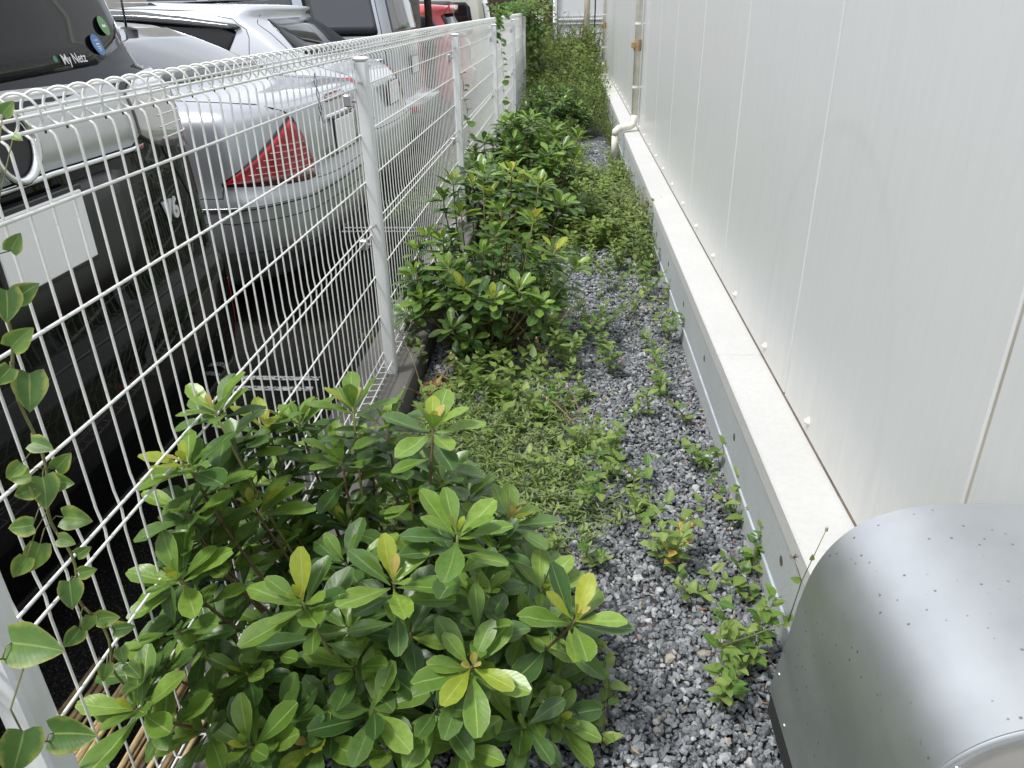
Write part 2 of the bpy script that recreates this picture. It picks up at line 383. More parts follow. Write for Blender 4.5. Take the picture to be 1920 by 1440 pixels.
def join_leaves(name, items, key, mats, parent=None, origin=(0, 0, 0)):
    """items: (matrix, mat, variant). One mesh with several materials."""
    arr = LEAF[key][0]; Vs, Fs, Us, Rs, Ms = [], [], [], [], []; k = 0; g = np.random.RandomState(3)
    for (M, m, v_) in items:
        V, F, U = arr[v_ % len(arr)]; A = np.array(M)
        Vs.append(V @ A[:3, :3].T + A[:3, 3] - np.array(origin)); Fs.append(F+k); Us.append(U); k += len(V)
        Rs.append(np.full(len(V), g.rand())); Ms.append(np.full(len(F), mats.index(m), dtype=np.int32))
    me = np_mesh(name, np.concatenate(Vs), np.concatenate(Fs), mats[0], np.concatenate(Us), np.concatenate(Rs))
    for m in mats[1:]: me.materials.append(MATS[m])
    me.polygons.foreach_set('material_index', np.concatenate(Ms))
    o = link(name, me, None, parent); return o
def in_view(p, marg=80):
    q = RW.T @ (np.array(p)-np.array([0, 0, CAMH]))
    if q[2] < .05: return False
    x, y = PCX+FPX*q[0]/q[2], PCY+FPX*q[1]/q[2]
    return -marg < x < 1920+marg and -marg < y < 1440+marg
def put_leaves(root, items, key, limit=300, stuffname='foliage'):
    """the nearest `limit` leaves in view become parts, the rest one stuff part"""
    o = np.array(root.location)
    def dist(it):
        p = it[0].translation; d = (p-Vector((0, 0, CAMH))).length/max(1e-3, it[0].col[1].length)
        return d + (1000 if not in_view(p) else 0)
    items = sorted(items, key=dist); near, rest = items[:limit], items[limit:]
    T = Matrix.Translation(-Vector(root.location))
    for M, m, v_ in near:
        ms = LEAF[key][1][m]; link('leaf', ms[v_ % len(ms)], None, root, T @ M)
    if rest:
        mats = sorted({m for _, m, _ in rest})
        s_ = join_leaves(stuffname, rest, key, mats, root, tuple(root.location)); s_['kind'] = 'stuff'
# ------------------------------------------------------------------ ground
G = -0.10                       # gravel surface; the fence kerb's top is z = 0, the car park lies at AS
AS = -0.12
def quad(name, x0, x1, y0, y1, z, mat, kind='structure'):
    return tag(MB().add([(x0, y0, z), (x1, y0, z), (x1, y1, z), (x0, y1, z)], [(0, 1, 2, 3)]).build(name, mat), kind=kind)
quad('ground', -60, 40, -30, 90, -0.30, 'soil')
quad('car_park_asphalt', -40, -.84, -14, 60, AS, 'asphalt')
g = MB(); nx, ny = 26, 170; gr = random.Random(3)
for j in range(ny+1):
    for i in range(nx+1): g.v.append((-.64+1.19*i/nx, -1.5+20.5*j/ny, G-.016+gr.uniform(-.004, .004)))
g.f = [(j*(nx+1)+i, j*(nx+1)+i+1, (j+1)*(nx+1)+i+1, (j+1)*(nx+1)+i) for j in range(ny) for i in range(nx)]; g.mi = [0]*len(g.f)
tag(g.build('gravel_bed_soil', 'soil', smooth=True), kind='structure')
for ya in (2.81, 2.91, 5.33, 5.43):
    quad('painted_parking_line', -5.6, -1.07, ya-.02, ya+.02, AS+.004, 'road_paint')
# concrete kerb under the fence, slightly chipped
kb = MB()
y = -1.5
while y < 13.4:
    kb.bbox((-.86, y, -.28), (-.615, y+1.995, 0), .008); y += 2.0
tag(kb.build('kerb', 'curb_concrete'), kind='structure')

# ------------------------------------------------------------------ gravel (stuff)
def ico():
    t = (1+5**.5)/2
    V = np.array([(-1, t, 0), (1, t, 0), (-1, -t, 0), (1, -t, 0), (0, -1, t), (0, 1, t), (0, -1, -t), (0, 1, -t), (t, 0, -1), (t, 0, 1), (-t, 0, -1), (-t, 0, 1)], float)
    V /= np.linalg.norm(V[0])
    F = np.array([(0, 11, 5), (0, 5, 1), (0, 1, 7), (0, 7, 10), (0, 10, 11), (1, 5, 9), (5, 11, 4), (11, 10, 2), (10, 7, 6), (7, 1, 8), (3, 9, 4), (3, 4, 2), (3, 2, 6), (3, 6, 8), (3, 8, 9), (4, 9, 5), (2, 4, 11), (6, 2, 10), (8, 6, 7), (9, 8, 1)])
    return V, F
def pebbles(name, x0, x1, y0, y1, pitch, size, seed):
    g = np.random.RandomState(seed); V0, F0 = ico()
    xs = np.arange(x0, x1, pitch); ys = np.arange(y0, y1, pitch)
    X, Y = np.meshgrid(xs, ys); X = X.ravel()+g.uniform(-.5, .5, X.size)*pitch; Y = Y.ravel()+g.uniform(-.5, .5, Y.size)*pitch
    n = X.size; s = size*.5*np.exp(g.normal(0, .27, n)); sc = np.stack([s*g.uniform(.8, 1.3, n), s*g.uniform(.7, 1.1, n), s*g.uniform(.40, .75, n)], 1)
    hump = .010*np.sin(X*5+1)*np.sin(Y*3.1)
    C = np.stack([X, Y, G-.004+hump+g.uniform(-.006, .007, n)], 1)
    q = g.normal(size=(n, 4)); q[:, 1:3] *= .35; q /= np.linalg.norm(q, axis=1)[:, None]
    w_, x, y, z = q.T
    Rm = np.stack([1-2*(y*y+z*z), 2*(x*y-z*w_), 2*(x*z+y*w_), 2*(x*y+z*w_), 1-2*(x*x+z*z), 2*(y*z-x*w_), 2*(x*z-y*w_), 2*(y*z+x*w_), 1-2*(x*x+y*y)], 1).reshape(n, 3, 3)
    P = V0[None]*(1+g.uniform(-.38, .26, (n, 12, 1)))*sc[:, None, :]
    P = np.einsum('nij,nkj->nki', Rm, P)+C[:, None, :]
    F = (F0[None]+np.arange(n)[:, None, None]*12).reshape(-1, 3)
    me = np_mesh(name, P.reshape(-1, 3), F, 'pebble', rn=np.repeat(g.rand(n), 12), smooth=False)
    return tag(link(name, me), kind='stuff')
pebbles('gravel', -.60, .54, .72, 4.4, .0112, .0175, 1)
pebbles('gravel', -.10, .545, 4.4, 9.2, .019, .024, 2)

# ------------------------------------------------------------------ mesh fence
FX = -.735
fence = tag(empty('wire_mesh_fence', (FX, 6.5, 0)), 'white welded wire mesh fence with coiled top edge on the kerb', 'fence')
T = Matrix.Translation
pts = [(.048, 0, .050), (.006, 0, .046), (0, 0, .052), (0, 0, .30), (0, 0, .545), (.004, 0, .585), (0, 0, .625), (0, 0, .9), (0, 0, 1.160), (-.003, .001, 1.169), (-.012, .002, 1.176)]
cxx, czz, cr = -.022, 1.2015, .0262
for k in range(24):
    a = -105-k*13.6; pts.append((cxx+cr*math.cos(R_(a)), .003+.026*k/23, czz+cr*math.sin(R_(a))))
wire = MB().tube(pts, .0022, 6).mesh('vertical_wire'); wire.materials.append(MATS['white_wire']); wire.shade_smooth()
POSTS = [.66, 2.745, 5.10, 7.76, 10.45, 12.95]
y = .42
while y < 13.08:
    link('vertical_wire', wire, None, fence, T((0, y-6.5, 0))); y += .0515
HZ = [(0.003, .046, .0028), (.040, .054, .0028), (.006, .090, .0026), (.006, .245, .0028), (.006, .405, .0028), (.009, .570, .0028), (.009, .600, .0028), (.006, .762, .0028), (.006, .925, .0028), (.006, 1.08, .0028),
      (.001, 1.178, .0030), (.001, 1.197, .0026), (-.046, 1.199, .0026), (-.040, 1.219, .0034)]
for k in range(len(POSTS)):
    y0 = POSTS[k]+.02 if k else .66; y0 = POSTS[k]-.10; y1 = (POSTS[k+1]-.103) if k+1 < len(POSTS) else 13.10
    if k == 0: y0 = -.6
    for x, z, r in HZ:
        sag = gr.uniform(-.002, .002); n = max(2, int((y1-y0)/.25))
        pp = [(x+gr.uniform(-.0006, .0006), y0-6.5+(y1-y0)*i/n, z+sag*math.sin(math.pi*i/n)) for i in range(n+1)]
        MB().tube(pp, r, 6).build('horizontal_wire', 'white_wire', fence, True)
for k, py in enumerate(POSTS):
    ztop = 1.165 if k else .93
    p = MB().bbox((.008, py-6.5-.022, -.02), (.052, py-6.5+.022, ztop), .005).build('post', 'white_post', fence)
    c = MB().bbox((.005, py-6.5-.025, ztop+.001), (.055, py-6.5+.025, ztop+.014), .006).build('post_cap', 'white_wire', fence)
    c.parent = p
    for z in (.56, 1.05):                       # panel joint clips beside the post
        m = MB().bbox((-.010, py-6.5-.125, z-.018), (.018, py-6.5-.095, z+.020), .004).tube([(.018, py-6.5-.11, z), (.030, py-6.5-.11, z)], .006, 8)
        m.build('joint_clip', 'steel', fence)
        MB().tube([(.030, py-6.5-.06, z+.05), (.030, py-6.5+.045, z+.05)], .004, 6).build('post_bolt', 'steel', fence)
dots = MB()
y = .42
while y < 6:
    gr.random() < .55 and dots.bbox((.0025, y-6.5+.023, 1.1735), (.0048, y-6.5+.027, 1.178), .001); y += .0515
dots.build('weld_dots', 'rust_dot', fence)['kind'] = 'stuff'
# twisted tie wire left on the mesh
tw = MB(); base = Vector((.008, 2.30-6.5, 1.05))
for s_ in (0, math.pi):
    tw.tube([base+Vector((.004*math.cos(i*.9+s_), .004*math.sin(i*.9+s_)+.006*math.sin(i*.4), .010*i-.02)) for i in range(14)], .0009, 4)
tw.tube([base+Vector((.003, .012*math.cos(a*.7), .01+.012*math.sin(a*.7))) for a in range(9)], .0009, 4)
tw.build('tie_wire', 'rust_dot', fence)

# ------------------------------------------------------------------ building with panel wall
XW = .675
SEAMS = [-2.05, -.98, .07, 1.11, 2.14, 3.225, 4.27, 5.34, 6.28, 7.25, 8.30, 9.35, 10.4, 11.45, 12.5, 13.55, 14.6, 15.65, 16.7, 17.6]
bld = tag(empty('panel_building', (XW, 8, 0)), 'white building clad in tall flat metal panels above a concrete footing', 'building')
B8 = T((-XW, -8, 0))
def pb(mb, name, mat, smooth=False): return mb.build(name, mat, bld, smooth, B8)
for a, b in zip(SEAMS, SEAMS[1:]):
    pb(MB().bbox((XW, a+.0055, .2290), (XW+.05, b-.0055, 3.3), .0035), 'wall_panel', 'panel_paint')
    pb(MB().box((XW+.0045, b-.0053, .232), (XW+.045, b+.0053, 3.29)), 'panel_joint', 'panel_joint')
y = 1.10
cap = MB().lathe([(.0, -.012), (.006, -.012), (.008, -.008), (.0085, -.003), (.013, -.002), (.013, .002)], 'x', 10).mesh('screw_cap')
cap.materials.append(MATS['cream_plastic']); cap.shade_smooth()
y = .85
while y < 15:
    link('screw_cap', cap, None, bld, B8 @ T((XW, y+gr.uniform(-.004, .004), .272)))
    y += .521
pb(MB().box((XW-.001, -2, .2235), (XW+.06, 17.6, .2285)), 'base_joint', 'base_seal')
pb(MB().box((XW+.052, -2, .24), (XW+.3, 17.59, 3.3)), 'wall_core', 'panel_joint')
y = -1.15; k = 0
while y < 17.5:
    y1 = min(17.6, y+3.6); pb(MB().bbox((.528, y+.0012, .165), (XW+.06, y1-.0015, .2225), .0045), 'ledge', 'ledge_concrete'); y = y1
ft = MB().box((.536, -2, -.30), (XW+.06, 17.6, -.018)).box((.541, -2, -.018), (XW+.06, 17.6, -.012)).box((.536, -2, -.012), (XW+.06, 17.6, .1645))
pb(ft, 'footing', 'wall_concrete')
pb(MB().tube([(.5350, -2, -.012), (.5350, 17.6, -.012)], .0052, 8), 'groove_strip', 'groove_pale')
y = .92
while y < 10:
    pb(MB().lathe([(0, -.0015), (.011, -.0015), (.013, -.0008), (.013, .002)], 'x', 14, (.536, y, .085)), 'tie_hole_plug', 'joint_dark'); y += .60
# ---------------- rainwater pipes on the wall
def drain_pipe(Y, r, label, tape):
    t = tag(empty('drain_pipe', (XW-.05, Y, 0)), label, 'drain pipe', 'rainwater pipes on the panel wall')
    M = T((-(XW-.05), -Y, 0)); X0 = XW-.05
    MB().tube([(X0, Y, 3.25), (X0, Y, .36)], r, 16).build('upper_pipe', 'pipe_cream', t, True, M)
    e = [(X0, Y, .37), (X0, Y, .31), (X0-.012, Y-.01, .285), (X0-.04, Y-.03, .268), (X0-.10, Y-.07, .266), (X0-.150, Y-.10, .262), (X0-.178, Y-.115, .240), (X0-.185, Y-.12, .20)]
    MB().tube(e, [r*1.12]*2+[r*1.14]*5+[r*1.12], 16).build('elbow', 'pipe_cream', t, True, M)
    MB().tube([(X0-.185, Y-.12, .21), (X0-.185, Y-.12, -.02)], r, 16).build('lower_pipe', 'pipe_cream', t, True, M)
    for z in (.62, 1.16, 1.75, 2.3):
        MB().lathe([(r*1.02, -.009), (r*1.13, -.009), (r*1.13, .009), (r*1.02, .009)], 'z', 16, (X0, Y, z)).box((X0, Y-.006, z-.007), (XW, Y+.006, z+.007)).build('bracket', 'white_wire', t, False, M)
    m = MB().lathe([(r*1.02, -.05), (r*1.22, -.05), (r*1.28, .0), (r*1.22, .045), (r*1.02, .045)], 'z', 14, (X0, Y, .98)).bbox((X0-r*2.0, Y-.035, .955), (X0-r*.6, Y+.02, 1.01), .006)
    m.build('tape_wrap', tape, t, False, M)
    return t
pY = on_x(1192, 160, XW-.05).y
drain_pipe(pY, .029, 'nearer cream rainwater pipe on the panel wall, elbowed over the ledge', 'brown_tape')
drain_pipe(on_x(1133, 60, XW-.05).y, .029, 'farther cream rainwater pipe close to the end of the panel wall', 'brown_tape')

# ------------------------------------------------------------------ galvanised vent hood
HY0, HY1 = .570, .940
hood = tag(empty('vent_hood', (.50, .75, .287)), 'curved galvanised steel vent hood standing out from the white wall', 'vent hood')
HM = T((-.50, -.75, -.287))
prof = [(.348, .287), (.355, .342), (.362, .396)]
arc = [(.362, .396), (.3655, .440), (.3705, .484), (.381, .540), (.401, .588), (.430, .624), (.467, .648), (.517, .663), (.567, .6685), (.62, .6695), (.675, .6695)]
def smooth_poly(p, n):
    out = []
    for i in range(len(p)-1):
        a = p[max(i-1, 0)]; b = p[i]; c = p[i+1]; d = p[min(i+2, len(p)-1)]
        for k in range(n):
            t = k/n; out.append(tuple(.5*(2*b[j]+(c[j]-a[j])*t+(2*a[j]-5*b[j]+4*c[j]-d[j])*t*t+(3*b[j]-a[j]-3*c[j]+d[j])*t**3) for j in range(2)))
    return out+[p[-1]]
arc = smooth_poly(arc, 4); full = prof[:2]+arc
def shell(p, y0, y1, th, mat, name):
    m = MB(); n = len(p); vs = []
    for (yy) in (y0, y1):
        for i, (x, z) in enumerate(p):
            a = p[max(i-1, 0)]; b = p[min(i+1, n-1)]; dx, dz = b[0]-a[0], b[1]-a[1]; l = math.hypot(dx, dz); nx_, nz_ = dz/l, -dx/l
            vs += [(x, yy, z), (x+nx_*th, yy, z+nz_*th)]
    f = []
    for i in range(n-1):
        a, b = 2*i, 2*(i+1); o = 2*n
        f += [(a, b, b+o, a+o), (a+1, a+1+o, b+1+o, b+1), (a, a+1, b+1, b), (a+o, b+o, b+1+o, a+1+o)]
    f += [(0, 2*n, 2*n+1, 1), (2*(n-1), 2*(n-1)+1, 2*(n-1)+1+2*n, 2*(n-1)+2*n)]
    m.add(vs, f); o_ = m.build(name, mat, hood, False, HM)
    sm = np.ones(len(o_.data.polygons), dtype=bool); o_.data.polygons.foreach_set('use_smooth', sm)
    return o_
sh = shell(full, HY0, HY1, .0012, 'galvanised', 'curved_cover')
md = sh.modifiers.new('edge', 'EDGE_SPLIT'); md.split_angle = R_(40)
def inset(p, d):
    n = len(p); out = []
    for i, (x, z) in enumerate(p):
        a = p[max(i-1, 0)]; b = p[min(i+1, n-1)]; dx, dz = b[0]-a[0], b[1]-a[1]; l = math.hypot(dx, dz); out.append((x+dz/l*d, z-dx/l*d))
    return out
for yy, nm in ((HY0+.004, 'end_plate'), (HY1-.006, 'end_plate')):
    ip = inset(full, .003); m = MB(); n = len(ip)
    vs = [(x, yy, z) for x, z in ip]+[(XW-.002, yy, .287)]+[(x, yy+.0015, z) for x, z in ip]+[(XW-.002, yy+.0015, .287)]
    m.add(vs, [tuple(range(n, -1, -1)), tuple(range(n+1, 2*n+2))]+[(i, i+1, i+n+2, i+n+1) for i in range(n)])
    m.build(nm, 'hood_end', hood, False, HM)
ip2 = inset(full, .022); fl = MB(); n = len(full); ip1 = inset(full, .003)
fl.add([(x, HY0+.0035, z) for x, z in ip1]+[(x, HY0-.0002, z) for x, z in ip1]+[(x, HY0-.0002, z) for x, z in ip2]+[(x, HY0+.0035, z) for x, z in ip2],
       [(i+k*n, i+1+k*n, i+1+(k+1)*n, i+(k+1)*n) for k in range(3) for i in range(n-1)])
fl.build('rim_flange', 'galvanised', hood, True, HM)
riv = MB().lathe([(0, -.0022), (.0022, -.002), (.0034, -.0006), (.0036, .0004)], 'x', 10).mesh('rivet'); riv.materials.append(MATS['steel']); riv.shade_smooth()
for (yy, zz) in ((.925, .335), (.855, .300), (.77, .300), (.665, .335), (.60, .335)):
    link('rivet', riv, None, hood, HM @ T((.348+(zz-.287)*.127-.0002, yy, zz)))
for (x, z) in ip1[10:38:9]:
    link('rivet', riv, None, hood, HM @ T((x+.010, HY0-.0004, z-.010)) @ Matrix.Rotation(R_(90), 4, 'Z'))
MB().bbox((.350, HY0+.003, .238), (.356, HY1-.003, .2865), .002).build('rubber_seal', 'rubber', hood, False, HM)
MB().box((.357, HY0+.008, .262), (XW-.002, HY1-.008, .272)).build('bottom_grille', 'rubber', hood, False, HM)

# ------------------------------------------------------------------ far end of the strip
EY = 18.6
ew = tag(empty('end_building', (.5, EY, -.1)), 'pale painted shed wall closing off the far end of the strip', 'shed')
EM = T((-.5, -EY, .1))
xs = [-.28, .35, 1.25, 2.2]
for a, b in zip(xs, xs[1:]):
    for z0, z1 in ((-.25, 1.02), (1.10, 3.2)):
        MB().bbox((a+.006, EY, z0), (b-.006, EY+.08, z1), .006).build('wall_board', 'end_wall_paint', ew, False, EM)
MB().box((-.28, EY+.03, -.25), (2.2, EY+.6, 3.19)).build('wall_core', 'end_wall_paint', ew, False, EM)
MB().bbox((-.26, EY-.05, 1.028), (2.2, EY+.0, 1.06), .006).build('rail', 'white_wire', ew, False, EM)
MB().bbox((-.26, EY-.03, .94), (2.2, EY+.0, .965), .006).build('rail', 'white_wire', ew, False, EM)
MB().bbox((-.34, EY-.08, -.25), (-.285, EY+.3, 3.2), .006).build('corner_post', 'white_post', ew, False, EM)
pp = on_y(1100, 60, 17.4)
tag(MB().tube([(pp.x, 17.4, -.12), (pp.x, 17.4, 3.2)], .062, 20).build('vent_pipe', 'pipe_beige', smooth=True), 'thick beige upright pipe in front of the far shed wall', 'pipe')
pc = on_y(1114, 60, 17.5)
tag(MB().tube([(pc.x, 17.5, -.12), (pc.x+.01, 17.5, 1.2), (pc.x, 17.5, 3.2)], .014, 8).tube([(pp.x-.07, 17.45, .78), (pc.x+.25, 17.5, .80), (XW-.03, 17.5, .79)], .008, 6).build('black_cable', 'cable_black', smooth=True), 'thin black cable running up beside the thick beige pipe', 'cable')
# second stretch of fence beyond the climbing plants
f2 = tag(empty('lattice_fence', (-.60, 15.6, 0)), 'farther white mesh fence continuing behind the mass of climbing plants', 'fence')
FM = T((.60, -15.6, 0))
for yy in (13.75, 15.1, 16.5, 18.0):
    MB().bbox((-.63, yy-.03, -.1), (-.57, yy+.03, 1.22), .006).build('post', 'white_post', f2, False, FM)
for z in (.1, .3, .5, .7, .9, 1.05, 1.2):
    MB().tube([(-.635, 13.7, z), (-.635, 18.2, z)], .006, 6).build('horizontal_wire', 'white_wire', f2, True, FM)
vw = MB().tube([(0, 0, .02), (0, 0, 1.24)], .0035, 5).mesh('vertical_wire'); vw.materials.append(MATS['white_wire'])
for i in range(90): link('vertical_wire', vw, None, f2, FM @ T((-.638, 13.72+i*.05, 0)))
# banner tied to the car park side of the fence
bn = tag(empty('banner', (-.86, 11.9, .1)), 'faded colourful banner standing behind the farthest bay of mesh fence', 'banner')
BM = T((.86, -11.9, -.1)); m = MB(); nb = 16
for s_ in (0, 1):
    for j in range(2):
        for i in range(nb+1): m.v.append((-.86+.012*math.sin(i*1.1)+.004*s_, 11.15+1.7*i/nb, (.05, .98)[j]))
K = nb+1
m.f = [(i, i+1, i+1+K, i+K) for i in range(nb)]+[(i+2*K, i+3*K, i+1+3*K, i+1+2*K) for i in range(nb)]; m.mi = [0]*len(m.f)
m.build('cloth', 'banner_print', bn, True, BM)
for yy in (11.13, 12.87): MB().tube([(-.86, yy, AS), (-.86, yy, 1.06)], .016, 8).build('pole', 'white_post', bn, True, BM)

# ------------------------------------------------------------------ backdrop of the car park
h = tag(empty('rendered_house', (-14, 10, AS)), 'cream rendered house across the car park behind the vehicles', 'house')
HMx = T((14, -10, -AS))
MB().box((-20, -14, AS), (-14, 33, 6)).build('wall', 'cream_render', h, False, HMx)
for yy in (2.2, 6.6, 9.4, 12.2, 17.0, 22): 
    fo = MB().bbox((-14.02, yy, 1.0), (-13.94, yy+1.5, 2.3), .01).build('window', 'white_post', h, False, HMx)
    k = MB().box((-13.938, yy+.08, 1.08), (-13.93, yy+1.42, 2.22)).build('pane', 'dark_glass', fo)
MB().box((-13.99, -14, AS), (-13.93, 33, .5)).build('plinth', 'curb_concrete', h, False, HMx)
wp = on_y(218, 3, 11.2)
tag(MB().tube([(-13.4, wp.y*1.35, AS), (-13.4, wp.y*1.35, 4)], .10, 10).build('timber_post', 'brown_wood', smooth=True), 'brown timber post by the cream house, at the top left edge', 'post')
bw = tag(empty('wooden_shed', (-6, 27, AS)), 'dark brown timber shed behind the car park at the far end', 'shed')
BMx = T((6, -27, -AS))
for i in range(52):
    MB().bbox((-12+i*.22, 27-.01*(i % 2), AS), (-12+i*.22+.212, 27.06, 3.0), .006).build('board', 'brown_wood', bw, False, BMx)
MB().box((-12, 27.07, AS), (-.6, 30, 2.99)).build('shed_body', 'brown_wood', bw, False, BMx)
up = on_y(768, 30, 11.3)
tag(MB().tube([(up.x, 11.3, AS), (up.x-.02, 11.3, 7)], .15, 18).build('utility_pole', 'pole_grey', smooth=True), 'thick grey utility pole between the silver van and the red car', 'pole')
tag(MB().tube([(up.x+.24, 11.45, AS), (up.x+.20, 11.45, 7)], .05, 10).build('cable_duct', 'brown_wood', smooth=True), 'slim brown duct standing beside the grey utility pole', 'duct')
#PART3
# ------------------------------------------------------------------ vehicles
def pchip(x, y):
    x, y = np.array(x, float), np.array(y, float); h = np.diff(x); d = np.diff(y)/h; m = np.zeros_like(y)
    for i in range(1, len(x)-1):
        if d[i-1]*d[i] > 0:
            w1, w2 = 2*h[i]+h[i-1], h[i]+2*h[i-1]; m[i] = (w1+w2)/(w1/d[i-1]+w2/d[i])
    m[0], m[-1] = d[0], d[-1]
    def f(t):
        t = min(max(t, x[0]), x[-1]); i = min(int(np.searchsorted(x, t, 'right'))-1, len(x)-2); s = (t-x[i])/h[i]
        return float((1+2*s)*(1-s)**2*y[i]+s*(1-s)**2*h[i]*m[i]+s*s*(3-2*s)*y[i+1]+s*s*(s-1)*h[i]*m[i+1])
    return f
class Car:
    """body wrapped round a stack of rounded outlines: w height, ur rear setback, uf front setback, hw half width, ry/rx corner"""
    def __init__(s, name, label, cat, loc, rz, rings, length, paintm, bow=.06, group='vehicles in the car park'):
        s.root = tag(empty(name, loc, R_(rz)), label, cat, group); s.L = length; s.bow = bow
        W = [r[0] for r in rings]; s.W = W
        s.ur, s.uf, s.hw, s.ry, s.rx = [pchip(W, [r[k] for r in rings]) for k in range(1, 6)]
        s.paint = paintm; s.body()
    def P(s, t, w, off=0.0):
        if off:
            e = 1e-3; a = s.P(t-e, w); b = s.P(t+e, w); c = s.P(t, w-e); d = s.P(t, w+e)
            n = (Vector(b)-Vector(a)).cross(Vector(d)-Vector(c))
            if n.length < 1e-12: n = Vector((1, 0, 0))
            n.normalize(); return tuple(Vector(s.P(t, w))+n*off)
        sg = 1 if t >= 0 else -1; t = abs(t); hw, ry, rx, ur = s.hw(w), s.ry(w), s.rx(w), s.ur(w); a = hw-ry
        if t <= 1: y = t*a; u = ur+s.bow*(y/hw)**2
        elif t <= 2: ph = (t-1)*math.pi/2; y = a+ry*math.sin(ph); u = ur+s.bow*(min(y, a+ry*.7)/hw)**2+rx*(1-math.cos(ph))
        else: y = hw; u = ur+s.bow*((a+ry*.7)/hw)**2+rx+(t-2)
        return (-u, sg*y, w)
    def outline(s, w):
        ts = list(np.linspace(0, 1, 7))+list(np.linspace(1, 2, 9))[1:]
        half = [s.P(t, w) for t in ts]; hw, uf = s.hw(w), s.uf(w); xe = -(s.L-uf-.45); x0 = half[-1][0]
        if xe > x0: xe = x0-.01
        side = [(x0+(xe-x0)*k/14, hw, w) for k in range(1, 15)]; rf = min(.4, hw*.5)
        front = [(-(s.L-uf-.45)-.45*math.sin(a), hw-rf+rf*math.cos(a), w) for a in np.linspace(0, math.pi/2, 7)[1:]]+[(-(s.L-uf), 0, w)]
        h = half+side+front
        return h+[(x, -y, z) for x, y, z in reversed(h[1:-1])]
    def body(s):
        ws = []
        for a, b in zip(s.W, s.W[1:]): ws += list(np.linspace(a, b, max(2, int(abs(b-a)/.045)+2)))[:-1]
        ws.append(s.W[-1]); m = MB(); n = None
        for w in ws:
            o = s.outline(w); n = len(o); m.v += o
        m.f = [(i*n+(k+1) % n, i*n+k, (i+1)*n+k, (i+1)*n+(k+1) % n) for i in range(len(ws)-1) for k in range(n)]
        m.f = [tuple(reversed(f)) for f in m.f]
        m.f += [tuple(range(n)), tuple((len(ws)-1)*n+k for k in range(n))][::1]; m.mi = [0]*len(m.f)
        o = m.build('body', s.paint, s.root, True); s.bodyo = o
        import bmesh
        bm = bmesh.new(); bm.from_mesh(o.data); bmesh.ops.recalc_face_normals(bm, faces=bm.faces); bm.to_mesh(o.data); bm.free()
        # set flat caps
        for p in o.data.polygons[-2:]: p.use_smooth = False
    def patch(s, name, mat, ts, lo, hi, off=.004, parent=None, th=None, nt=None, nw=None, label=None):
        """closed shell lying `off` proud of the body between the polylines lo and hi over ts"""
        tt = sorted(set(list(np.linspace(ts[0], ts[-1], nt or max(2, int(abs(ts[-1]-ts[0])/.09)+2)))+list(ts)))
        nw = nw or max(1, int(max(b-a for a, b in zip(lo, hi))/.07)+1); m = MB()
        for t in tt:
            a, b = np.interp(t, ts, lo), np.interp(t, ts, hi)
            for k in range(nw+1): m.v.append(s.P(t, a+(b-a)*k/nw, off))
        N = len(tt); K = nw+1
        for t in tt:
            a, b = np.interp(t, ts, lo), np.interp(t, ts, hi)
            for k in range(nw+1): m.v.append(s.P(t, a+(b-a)*k/nw, -.012))
        q = N*K
        m.f = [(i*K+k, (i+1)*K+k, (i+1)*K+k+1, i*K+k+1) for i in range(N-1) for k in range(nw)]
        m.f += [(i*K, i*K+q, (i+1)*K+q, (i+1)*K) for i in range(N-1)]+[(i*K+nw, (i+1)*K+nw, (i+1)*K+nw+q, i*K+nw+q) for i in range(N-1)]
        m.f += [(k, k+1, k+1+q, k+q) for k in range(nw)]+[((N-1)*K+k, (N-1)*K+k+q, (N-1)*K+k+1+q, (N-1)*K+k+1) for k in range(nw)]
        m.mi = [0]*len(m.f); o = m.build(name, mat, parent or s.root)
        o.data.polygons.foreach_set('use_smooth', [i < (N-1)*nw for i in range(len(m.f))])
        if label: o['label'] = label
        return o
    def line(s, name, mat, pts, wd=.006, off=.0015, parent=None, r=None):
        m = MB(); pp = []
        for (a, b) in zip(pts, pts[1:]):
            n = max(2, int(max(abs(a[0]-b[0])/.08, abs(a[1]-b[1])/.05)))
            pp += [s.P(a[0]+(b[0]-a[0])*i/n, a[1]+(b[1]-a[1])*i/n, off) for i in range(n)]
        pp.append(s.P(*pts[-1], off)); return m.tube(pp, wd/2, 6).build(name, mat, parent or s.root, True)
    def wheel(s, x, side, r=.32, wdt=.2, rim='alloy'):
        y = side*(s.hw(.35)-.01); sg = side
        m = MB().lathe([(r*.62, -.10*1), (r*.9, -.10), (r, -.07), (r, .07), (r*.9, .10), (r*.62, .10), (r*.6, .05)], 'y', 30, (x, y-sg*.10, r))
        t = m.build('wheel', 'tyre', s.root, True)
        k = MB().lathe([(0, sg*.005), (.05, sg*.004), (.06, -sg*.02), (r*.52, -sg*.03), (r*.60, sg*.002), (r*.64, sg*.004), (r*.64, -sg*.02)], 'y', 30, (x, y, r))
        for i in range(5):
            a = 2*math.pi*i/5; k.tube([(x+.05*math.cos(a), y-sg*.004, r+.05*math.sin(a)), (x+r*.58*math.cos(a), y-sg*.004, r+r*.58*math.sin(a))], [.022, .016], 6)
        k.build('rim', rim, s.root, True).parent = t
    def plate(s, w0, w1, u):
        p = MB().bbox((u, -.165, w0), (u+.012, .165, w1), .003).build('licence_plate', 'plate_white', s.root)
        MB().bbox((u-.01, -.178, w0-.012), (u+.006, .178, w1+.012), .003).build('plate_frame', 'black_trim', s.root).parent = p
